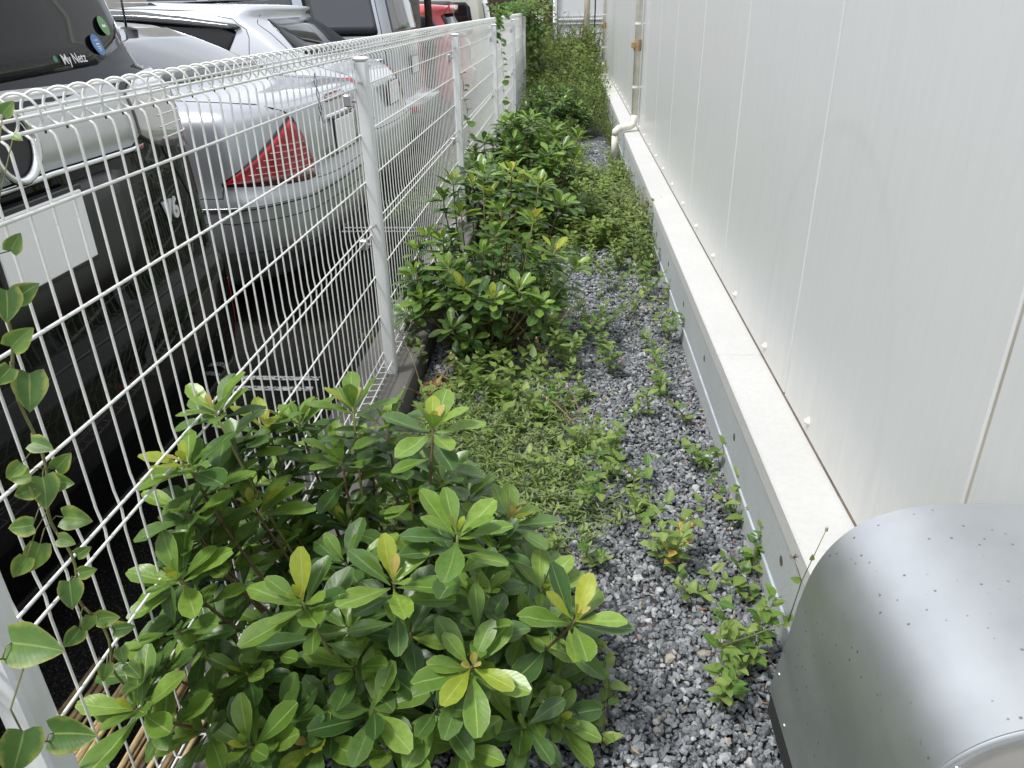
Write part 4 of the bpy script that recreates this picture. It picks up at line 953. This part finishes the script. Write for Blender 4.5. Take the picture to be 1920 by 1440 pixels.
# ---- small weeds standing on the gravel, each a plant
def weed(px, py, h, n, seed, label, mats=('weed_leaf',), L=.035, name='weed_plant', group='leafy weeds growing out of the gravel', z=G, lean=0.06, flower=False):
    g = random.Random(seed); b = on_z(px, py, z); root = tag(empty(name, b), label, 'weed', group); TM = T(-b); items = []
    for s in range(n):
        tip = b+Vector((g.uniform(-1, 1)*lean*(1+.5*n**.5), g.uniform(-1, 1)*lean*(1+.5*n**.5), h*g.uniform(.6, 1.05)))
        path = bez(b+Vector((g.uniform(-.01, .01), g.uniform(-.01, .01), -.01)), (b.x*.6+tip.x*.4, b.y*.6+tip.y*.4, b.z+(tip.z-b.z)*.6), tip)
        MB().tube(path, [.0017-.0009*i/8 for i in range(9)], 5).build('stem', 'weed_stem', root, True, TM)
        pairs = max(3, int(h/.028))
        for k in range(pairs):
            t = .25+.75*k/(pairs-1); i = t*8; j = min(7, int(i)); p = path[j].lerp(path[j+1], i-j); az = k*1.57+s
            for q_ in (0, math.pi):
                el = R_(g.uniform(55, 90)) if k < pairs-1 else R_(g.uniform(25, 50)); d = Vector((math.cos(az+q_)*math.sin(el), math.sin(az+q_)*math.sin(el), math.cos(el)))
                items.append((leaf_mtx(p+d*.004, d, (0, 0, 1), L*g.uniform(.6, 1.15)*(1 if k < pairs-1 else .75)), g.choice(mats), g.randrange(50)))
        if flower:
            MB().lathe([(0, .006), (.004, .004), (.0045, 0), (.002, -.005), (0, -.006)], 'z', 8, tuple(tip-b+Vector((0, 0, .006)))).build('seed_head', 'seed_head', root)
    put_leaves(root, items, 'weed', 60, 'small_leaves'); return root
W = [(1238, 745, .14, 3, 'compact weed against the footing, upper right of the gravel, beside a dry stalk'), (1150, 705, .20, 3, 'bushy weed in mid gravel just right of the second shrub'),
     (1062, 700, .24, 5, 'large broad-leaved weed at the right foot of the second shrub'), (945, 690, .14, 4, 'spreading weed below the second shrub, over the soil edge'),
     (870, 700, .12, 3, 'low weed next to the brown dead leaves'), (1140, 900, .15, 3, 'dense rounded weed in the gravel at the edge of the green mat'), (1185, 900, .09, 2, 'tiny weed right of the dense rounded one'),
     (1255, 1070, .17, 5, 'sprawling reddish-stemmed weed alone in the middle of the gravel'), (1120, 1060, .09, 2, 'small sparse weed left of the sprawling reddish one'), (1415, 1130, .11, 2, 'single upright weed at the wall foot above the hood'),
     (1350, 1330, .14, 4, 'weed with broad leaves at the bottom right beside the hood'), (1400, 1260, .17, 4, 'branching weed touching the vent hood corner'), (1375, 985, .14, 3, 'weed at the foot of the wall halfway up the gravel'),
     (1210, 560, .20, 4, 'weed clump leaning on the footing, at the top of the clear gravel'), (1250, 640, .18, 3, 'weed by the footing under the ledge, second clump down'), (1090, 500, .18, 4, 'pale weed at the right of the yellow-tipped shrub'),
     (1205, 470, .26, 3, 'tall weed against the footing with stems above the ledge'), (1120, 430, .2, 4, 'weed clump where gravel gives way to thicket'), (1040, 745, .12, 3, 'small weed in front of the large broad-leaved one'),
     (790, 700, .15, 3, 'round-leaved weed on the kerb side by the white post'), (1130, 1400, .07, 3, 'tiny heart-leaved seedling right of the near shrub'), (1090, 1290, .07, 2, 'trailing seedling under the near shrub edge')]
W += [(1175, 600, .16, 3, 'weed in mid gravel level with the middle of the second shrub'), (1128, 620, .13, 3, 'weed just right of the second shrub, near its middle'), (1145, 545, .15, 3, 'weed between the second shrub and the footing, upper part'),
      (1228, 690, .10, 2, 'slight weed left of the compact one by the footing'), (1325, 880, .12, 3, 'weed hugging the footing midway down the clear gravel'), (1295, 800, .08, 2, 'tiny weed at the footing above the one midway down'),
      (1010, 800, .13, 4, 'pale leafy weed at the top corner of the green mat'), (930, 760, .13, 4, 'weed between the dead leaves and the green mat'), (1080, 960, .12, 3, 'weed at the lower right rim of the green mat'),
      (1160, 510, .18, 4, 'weed tuft below the thicket in line with the pale gravel patch'), (1225, 520, .22, 3, 'upright weed close to the footing above the leaning clump'), (1300, 1120, .08, 3, 'small weed just below the sprawling one'),
      (1400, 1080, .13, 3, 'leafy weed at the wall foot just above the single upright one'), (1100, 640, .16, 4, 'airy weed at the right flank of the second shrub')]
for i, (px, py, h, n, lab) in enumerate(W): weed(px, py, h*1.2, n, 40+i, lab, ('weed_leaf', 'weed_leaf', 'creeper_leaf') if i != 7 else ('weed_leaf',)*9+('yellowed_leaf',), L=.045 if py > 600 else .040)
# dry stalks with seed heads
def stalks(pts, label, base, z=G, mat='straw', head=True, r=.0010):
    b = Vector(base); root = tag(empty('dry_stalk', b), label, 'dry stalks', 'dry stalks with seed heads')
    for (tipp) in pts:
        t = Vector(tipp); d = t-b
        path = bez(b+Vector((d.x*.1, d.y*.1, 0)), b+Vector((d.x*.35, d.y*.35, d.z*.75)), t)
        MB().tube(path, r, 5).build('stem', mat, root, True, T(-b))
        if head: MB().lathe([(0, .007), (.003, .006), (.0042, 0), (.0028, -.006), (.0012, -.010)], 'z', 8, tuple(t-b)).build('seed_head', 'seed_head', root, True)
    return root
gs = random.Random(5)
for (bx, by, n, ex, lab) in ((1020, 700, 9, 120, 'fan of dry stalks in front of the second shrub'), (800, 760, 6, 60, 'dry stalks on the kerb edge by the white post'), (1100, 830, 7, 110, 'thin dry stalks lying over the gravel beside the green mat'), (1180, 440, 8, 90, 'dry straw stems at the edge of the thicket')):
    b = on_z(bx, by, G); stalks([b+Vector((gs.uniform(-.16, .12), gs.uniform(-.15, .15), gs.uniform(.10, .28))) for _ in range(n)], lab, b)
# long seeded stem crossing in front of the footing by the hood
b = on_z(1330, 1200, G); root = tag(empty('seeding_weed', b), 'long thin seeding stem leaning across the footing above the vent hood', 'weed'); TB = T(-b)
p1 = on_y(1340, 1215, 1.30); p2 = on_y(1478, 1165, 1.20); p3 = on_y(1503, 1090, 1.20); p4 = on_y(1550, 992, 1.20); p5 = on_y(1489, 1047, 1.20)
MB().tube([b, b.lerp(p1, .6), p1, p1.lerp(p2, .5)+Vector((0, 0, -.004)), p2], [.0016]*5, 6).build('stem', 'weed_stem', root, True, TB)
MB().tube([p2, p3, p3.lerp(p4, .5), p4], [.0013, .0012, .0010, .0008], 6).build('stem', 'weed_stem', root, True, TB)
MB().tube([p3, p5], .0008, 5).build('stem', 'weed_stem', root, True, TB)
hd = MB()
for k in range(16):
    a = gs.uniform(0, 6.28); e = gs.uniform(-.3, 1.4); d = Vector((math.cos(a)*math.cos(e), math.sin(a)*math.cos(e), math.sin(e))); hd.tube([p5-b, p5-b+d*.011], [.0009, .0003], 4)
hd.build('seed_head', 'branch_bark', root); MB().lathe([(0, .006), (.003, .004), (.003, -.004), (0, -.006)], 'z', 8, tuple(p4-b)).build('seed_head', 'seed_head', root)
for (p, d, s_) in ((p2, (-.5, 0, .6), .016), (p2, (.2, 0, .6), .014), (p3, (-.7, 0, .25), .018), (p3.lerp(p4, .4), (0, 0, 1), .012), (p2, (-.3, -.3, -.2), .014)):
    link('leaf', LEAF['weed'][1]['weed_leaf'][1], None, root, TB @ leaf_mtx(p, d, (0, -1, .5), s_*1.4))

# ---- green mat and thicket (nobody could count them)
def sprig(seed, h, nl, kind, spread=.5, L=.022):
    g = random.Random(seed); out = []
    for k in range(nl):
        t = (k+.6)/nl; az = k*2.4+g.uniform(-.4, .4); el = R_(g.uniform(45, 95)); p = Vector((spread*h*t*t*.6*math.sin(seed), spread*h*t*t*.6*math.cos(seed*1.7), h*t))
        d = Vector((math.cos(az)*math.sin(el), math.sin(az)*math.sin(el), math.cos(el))); out.append((leaf_mtx(p, d, (0, 0, 1), L*g.uniform(.6, 1.2)), g.randrange(40)))
    return out
def mass(name, label, key, mats, places, sprigs, seed, stems='weed_stem'):
    """places: (x, y, z, scale). joins sprigs into one stuff mesh"""
    g = np.random.RandomState(seed); arr = LEAF[key][0]; Vp = []
    for sp in sprigs:
        Vs, Fs, Us, k, rn = [], [], [], 0, []
        for (M, v_) in sp:
            V, F, U = arr[v_ % len(arr)]; A = np.array(M); Vs.append(V @ A[:3, :3].T+A[:3, 3]); Fs.append(F+k); Us.append(U); k += len(V); rn.append(np.full(len(V), g.rand()*.5))
        # a thin three-sided stem (quads) through the sprig
        top = sp[-1][0].translation; n = 4; pts = [Vector((0, 0, -.02)), Vector(top)*.35+Vector((0, 0, top.z*.1)), Vector(top)*.7, Vector(top)]
        sv = [];
        for i, p in enumerate(pts):
            for a in range(3): sv.append((p.x+.0013*math.cos(a*2.09), p.y+.0013*math.sin(a*2.09), p.z))
        sf = [(i*3+a, i*3+(a+1) % 3, (i+1)*3+(a+1) % 3, (i+1)*3+a) for i in range(3) for a in range(3)]
        Vs.append(np.array(sv)); Fs.append(np.array(sf)+k); Us.append(np.full((len(sf)*4, 2), .25)); rn.append(np.full(len(sv), .2))
        Vp.append((np.concatenate(Vs), np.concatenate(Fs), np.concatenate(Us), np.concatenate(rn)))
    Vs, Fs, Us, Rs, Ms, k = [], [], [], [], [], 0
    for (x, y, z, s_) in places:
        V, F, U, rn = Vp[g.randint(len(Vp))]; a = g.rand()*6.283; c, s2 = math.cos(a), math.sin(a); tl = g.normal(size=2)*.16
        R3 = np.array([[c, -s2, tl[0]], [s2, c, tl[1]], [-tl[0]*.5, -tl[1]*.5, 1]]); P = (V*s_) @ R3.T+np.array([x, y, z])
        Vs.append(P); Fs.append(F+k); Us.append(U); k += len(V); Rs.append((rn+g.rand()*.5) % 1); Ms.append(np.full(len(F), g.randint(len(mats)), dtype=np.int32))
    me = np_mesh(name, np.concatenate(Vs), np.concatenate(Fs), mats[0], np.concatenate(Us), np.concatenate(Rs))
    for m in mats[1:]: me.materials.append(MATS[m])
    me.polygons.foreach_set('material_index', np.concatenate(Ms)); return tag(link(name, me), label, None, None, 'stuff')
gg = random.Random(21)
# mat beside the near shrub: x -.62..0.02, y 1.55..2.9
pl = []
while len(pl) < 640:
    x, y = gg.uniform(-.59, .20), gg.uniform(1.45, 2.85); e = ((x+.25)/.40)**2+((y-2.10)/.58)**2
    if e < 1+gg.uniform(-.25, .15): pl.append((x, y, G-.01, gg.uniform(.6, 1.25)))
mass('ground_cover', 'low mat of small-leaved creeping weeds', 'narrow', ['cover_leaf', 'cover_leaf', 'weed_leaf'], pl, [sprig(i, .095, 17, 'n', 1.6, .028) for i in range(6)], 1)
pl = [(gg.gauss(-.15, .26), gg.gauss(2.3, .38), G-.01, gg.uniform(.6, 1.2)) for _ in range(80)]
pl += [(gg.uniform(-.55, -.1), gg.gauss(2.75, .12), G-.01, gg.uniform(.7, 1.3)) for _ in range(36)]
pl = [p for p in pl if p[0] > -.58]
mass('ground_cover', 'scattered broader weeds among the creeping mat', 'weed', ['weed_leaf'], pl, [sprig(30+i, .12, 11, 'n', .6, .042) for i in range(5)], 2)
# strip from the mid shrub to the far end, growing taller with distance
pl = []
for _ in range(1750):
    y = gg.uniform(3.1, 8.4); x = gg.uniform(-.55, .52)
    if y < 4.7 and -.02 < x and gg.random() < (.93 if y < 4.2 else .6): continue
    if 6.9 < y and .16 < x < .40 and gg.random() < .93: continue
    pl.append((x, y, G-.01, gg.uniform(.5, 1.25)*(1.5 if 4.7 < y < 6.9 else 1)))
mass('weed_strip', 'mixed low weeds covering the strip beyond the second shrub', 'weed', ['weed_leaf', 'thicket_leaf', 'weed_leaf'], pl, [sprig(50+i, .12, 13, 'n', .7, .032) for i in range(6)], 3)
pl = []
for _ in range(190):
    y = gg.uniform(4.3, 6.8); x = .53-abs(gg.gauss(0, .10)); pl.append((x, y, G-.01, gg.uniform(.6, 1.4)*(1.3 if 4.4 < y < 5.6 else .8)))
mass('weed_strip', 'weeds crowding against the footing beyond the clear gravel', 'narrow', ['cover_leaf', 'thicket_leaf'], pl, [sprig(60+i, .17, 18, 'n', .6, .036) for i in range(5)], 4)
pl = []
for _ in range(2900):
    y = 6.4+11.6*gg.random()**1.15; x = gg.uniform(-.60, .52)
    if y < 9.6 and .14 < x < .42: continue
    hh = np.interp(y, [6.4, 8, 10, 13, 16, 18], [.5, .9, 1.9, 2.9, 3.9, 4.4]); k_ = .5+.5*math.sin(x*7+y*1.9)*math.sin(y*2.3+1); pl.append((x, y, G-.02+gg.random()*.05*hh, hh*gg.uniform(.45, .85)*(.75+.5*k_)))
mass('thicket', 'tall dense thicket of weeds filling the far half of the strip', 'weed', ['thicket_leaf', 'weed_leaf', 'thicket_leaf', 'thicket_leaf'], pl, [sprig(70+i, .22, 22, 'n', .5, .026) for i in range(7)], 5)
pl = [(gg.uniform(-.5, .55), gg.uniform(14, 18), .45+gg.random()*.3, gg.uniform(1.4, 2.3)) for _ in range(120)]
mass('thicket', 'sparse dark seed stems rising above the far thicket', 'narrow', ['thicket_leaf', 'branch_bark'], pl, [sprig(90+i, .24, 8, 'n', .9, .012) for i in range(4)], 6)
# moss and grass seen through the fence on the car park side
pl = [(gg.uniform(-1.35, -.9), gg.uniform(5.6, 13), AS-.01, gg.uniform(.5, 1.6)) for _ in range(520)]+[(gg.uniform(-1.0, -.88), gg.uniform(3.2, 5.6), AS-.01, gg.uniform(.3, .7)) for _ in range(60)]
mass('verge_weeds', 'low weeds on the car park side of the fence', 'narrow', ['cover_leaf', 'weed_leaf'], pl, [sprig(100+i, .11, 12, 'n', .9, .034) for i in range(4)], 7)
# dry brown leaves on the soil by the kerb
dl = tag(empty('leaf_litter', on_z(825, 728, G)), 'heap of brown dead leaves on the soil beside the kerb', 'dead leaves'); o0 = Vector(dl.location)
for i in range(26):
    p = o0+Vector((gs.gauss(0, .045), gs.gauss(0, .05), gs.uniform(0, .03))); a = gs.uniform(0, 6.28)
    link('dead_leaf', LEAF['weed'][1]['dry_leaf'][i % 5], None, dl, T(-o0) @ leaf_mtx(p, (math.cos(a), math.sin(a), gs.uniform(-.3, .5)), (gs.uniform(-.5, .5), gs.uniform(-.5, .5), 1), gs.uniform(.035, .06)))

its = []
for _ in range(260):
    x, y = gs.uniform(-.55, .52), 1.0+4.5*gs.random()**1.4
    if gs.random() < .45: x = .52-abs(gs.gauss(0, .04))
    a = gs.uniform(0, 6.28); its.append((leaf_mtx(Vector((x, y, G+.008)), (math.cos(a), math.sin(a), gs.uniform(-.1, .3)), (gs.uniform(-.4, .4), gs.uniform(-.4, .4), 1), gs.uniform(.008, .026)), gs.choice(['dry_leaf', 'straw']), gs.randrange(5)))
tag(join_leaves('plant_litter', its, 'narrow', ['dry_leaf', 'straw']), 'bits of dry leaf and straw scattered over the gravel', kind='stuff')
# ---- climbing vines
def vine(label, path, leaves, r=.0022, mats=('vine_leaf',), name='climbing_vine', key='heart', L=.06, seed=1, wrap=True, auto=0, group='vines climbing the fence', lim=300):
    g = random.Random(seed); b = Vector(path[0]); root = tag(empty(name, b), label, 'vine', group); TM = T(-b); fine = []
    for a, c in zip(path, path[1:]):
        n = max(3, int((Vector(c)-Vector(a)).length/.02))
        for i in range(n):
            t = i/n; p = Vector(a).lerp(Vector(c), t); k = len(fine)
            if wrap: p += Vector((math.cos(k*.8)*.006, math.sin(k*.8)*.006, 0))
            fine.append(p)
    fine.append(Vector(path[-1])); MB().tube(fine, r, 5).build('stem', 'weed_stem', root, True, TM); items = []
    for (p, d, s_) in leaves:
        p = Vector(p); q_ = min(fine, key=lambda f: (f-p).length)
        if (q_-p).length > .008: MB().tube([q_, q_.lerp(p, .5)+Vector((0, 0, .006)), p], .0009, 4).build('leaf_stalk', 'weed_stem', root, True, TM)
        items.append((leaf_mtx(p, d, (.75, -.75, .55), s_), g.choice(mats), g.randrange(50)))
    for k in range(auto):
        i = int(k*(len(fine)-1)/max(1, auto)); a = g.uniform(-1.6, 1.2); d = Vector((math.cos(a)*.8, math.sin(a)*.7-.1, g.uniform(-.6, .5)))
        items.append((leaf_mtx(fine[i]+d*.01, d, (.5, -.5, .7), L*g.uniform(.5, 1.15)), g.choice(mats), g.randrange(50)))
    put_leaves(root, items, key, lim, 'foliage'); return root
VX = -.715
def vx(px, py, X=VX): return on_x(px, py, X)
right = Vector(RW[:, 0]); down = Vector(RW[:, 1])
def dir2(dx, dy, out=.25): return (right*dx+down*dy+Vector((.3, -.3, 0))*out)
VL = [(55, 700, 0, 1, 118), (20, 690, -.6, .6, 70), (12, 545, .1, 1, 95), (30, 560, .9, -.7, 80), (22, 650, .6, -.7, 85), (80, 895, .2, 1, 78), (55, 890, -.9, .1, 50), (68, 915, -.8, .3, 55), (95, 905, 1, -.1, 60), (105, 880, .5, -.7, 55),
      (62, 985, -1, .1, 60), (75, 1020, -.4, 1, 70), (50, 1045, -.6, .8, 55), (120, 970, 1, .0, 75), (110, 1010, 1, .2, 45), (130, 1090, .1, 1, 72), (150, 1075, .9, -.3, 45), (185, 1160, .9, -.2, 60), (170, 1155, -.3, .8, 45), (215, 1180, .9, -.2, 58),
      (225, 1215, .3, .9, 48), (200, 1245, -.2, 1, 50), (240, 1245, .6, .6, 55), (255, 1285, .1, 1, 60), (150, 1180, -.6, .7, 60), (280, 1330, .4, .8, 48), (300, 1300, .8, .2, 50), (60, 830, .9, .2, 55), (40, 870, -.5, .4, 45), (145, 1040, .9, -.6, 40), (20, 470, .5, -1, 60), (25, 255, .8, .3, 32), (5, 215, .5, -.8, 50)]
vp = [vx(250, 1330), vx(205, 1215), vx(155, 1120), vx(110, 1000), vx(78, 880), vx(52, 780), vx(25, 680), vx(2, 590), vx(-20, 500)]
vine('yellow-edged heart-leaved vine twining up the nearest fence wires at the left', vp, [(vx(a, b_, VX+.012), dir2(c, d), s_*(.80 if b_ > 720 else .62)/1418.0) for a, b_, c, d, s_ in VL], seed=3)
PL = [(22, 1205, 1, .05, 92), (45, 1370, -.25, 1, 85), (100, 1375, 1, -.1, 85)]
X2 = -.655
vine('pair of yellowing leaves on a tendril round the nearest white post', [vx(-30, 1240, X2), vx(5, 1235, X2+.004), vx(45, 1250, X2+.004), vx(20, 1330, X2+.004), vx(50, 1390, X2+.004), vx(105, 1390, X2+.004)],
     [(vx(a, b_, X2+.006), dir2(c, d), s_/1418.0*.98) for a, b_, c, d, s_ in PL], .0012, wrap=False, seed=4)
def creeper(label, Y, z0, z1, n, L, seed, X=-.665): 
    vine(label, [(X, Y, z0), (X+.01, Y+.05, (z0+z1)/2), (X-.02, Y-.03, z1)], [], .0015, ('creeper_leaf',), L=L, seed=seed, auto=n)
creeper('thin vine with small drooping leaves hanging down the third white post', 5.14, .25, 1.0, 14, .055, 5)
creeper('leafy vine spilling over the fence top and down the fourth post', 8.1, .2, 1.28, 18, .07, 6)
vine('bright green tuft of vine draped over the coiled fence top', [(-.74, 8.25, 1.0), (-.72, 8.35, 1.26), (-.70, 8.55, 1.33), (-.66, 8.7, 1.2)], [], .0018, ('creeper_leaf',), L=.07, seed=8, auto=60)
# mass of creeper at the end of the fence
g = random.Random(77); base = Vector((-.60, 13.45, G)); cr_root = tag(empty('climbing_plant', base), 'dense dark green climbing plant hanging over the end of the fence', 'climbing plant'); items = []
for _ in range(2100):
    z = g.uniform(-.05, 1.42); topw = np.interp(z, [0, .9, 1.15, 1.42], [.10, .13, .33, .22]); x = -.60+g.gauss(0, 1)*topw*.6; y = 13.45+g.gauss(0, .22)
    a = g.uniform(-2.6, -.5); d = Vector((math.cos(a), math.sin(a), g.uniform(-1.2, .1) if z < 1.15 else g.uniform(-.4, .7)))
    items.append((leaf_mtx(Vector((x, y, z)), d, (0, -.6, .8), g.uniform(.05, .10)), g.choice(['creeper_leaf', 'thicket_leaf'] if z > .95 else ['thicket_leaf', 'thicket_leaf', 'creeper_leaf']), g.randrange(50)))
put_leaves(cr_root, items, 'weed', 60, 'hanging_foliage')
for k in range(6):
    x = -.72+k*.05; MB().tube([(x, 13.4, G), (x+g.uniform(-.05, .05), 13.45, .6), (x+g.uniform(-.08, .1), 13.4, 1.25)], .006, 6).build('stem', 'branch_bark', cr_root, True, T(-base))
items = []
rt = tag(empty('climbing_plant', (-.95, 12.6, .9)), 'pale sprays of creeper sprouting above the fence beside the beige van', 'climbing plant')
for _ in range(420):
    t = g.random(); x = -.78+g.gauss(0, .12)-.25*t; y = 12.9+g.gauss(0, .35); z = 1.18+g.random()*.22*(1-t*.4)
    d = Vector((g.uniform(-1, 1), g.uniform(-1, .2), g.uniform(-.3, .9))); items.append((leaf_mtx(Vector((x, y, z)), d, (0, -.4, .9), g.uniform(.04, .08)), 'creeper_leaf', g.randrange(50)))
put_leaves(rt, items, 'weed', 40, 'hanging_foliage')
MB().tube([(-.74, 12.95, .9), (-.80, 12.9, 1.2), (-1.0, 12.8, 1.32)], .004, 6).build('stem', 'branch_bark', rt, True, T((.95, -12.6, -.9)))

# ---- bundle of split reeds lying on the kerb
rb = tag(empty('reed_bundle', (-.93, 1.0, .0)), 'weathered bundle of split brown reeds lying at the foot of the fence', 'reed bundle'); RM = T((.93, -1.0, 0))
for i in range(34):
    x = -1.06+.30*i/33+gs.uniform(-.006, .006); z = .004+.03*gs.random()*(1-abs(i-17)/20); y0 = gs.uniform(.25, .45); y1 = 1.19+gs.uniform(-.05, .04); sk = gs.uniform(-.03, .03)
    MB().tube([(x, y0, z), (x+sk*.5, (y0+y1)/2, z+gs.uniform(0, .008)), (x+sk, y1, z)], gs.uniform(.0032, .0062), 6).build('reed', gs.choice(['reed_brown', 'reed_brown', 'reed_pale']), rb, True, RM)
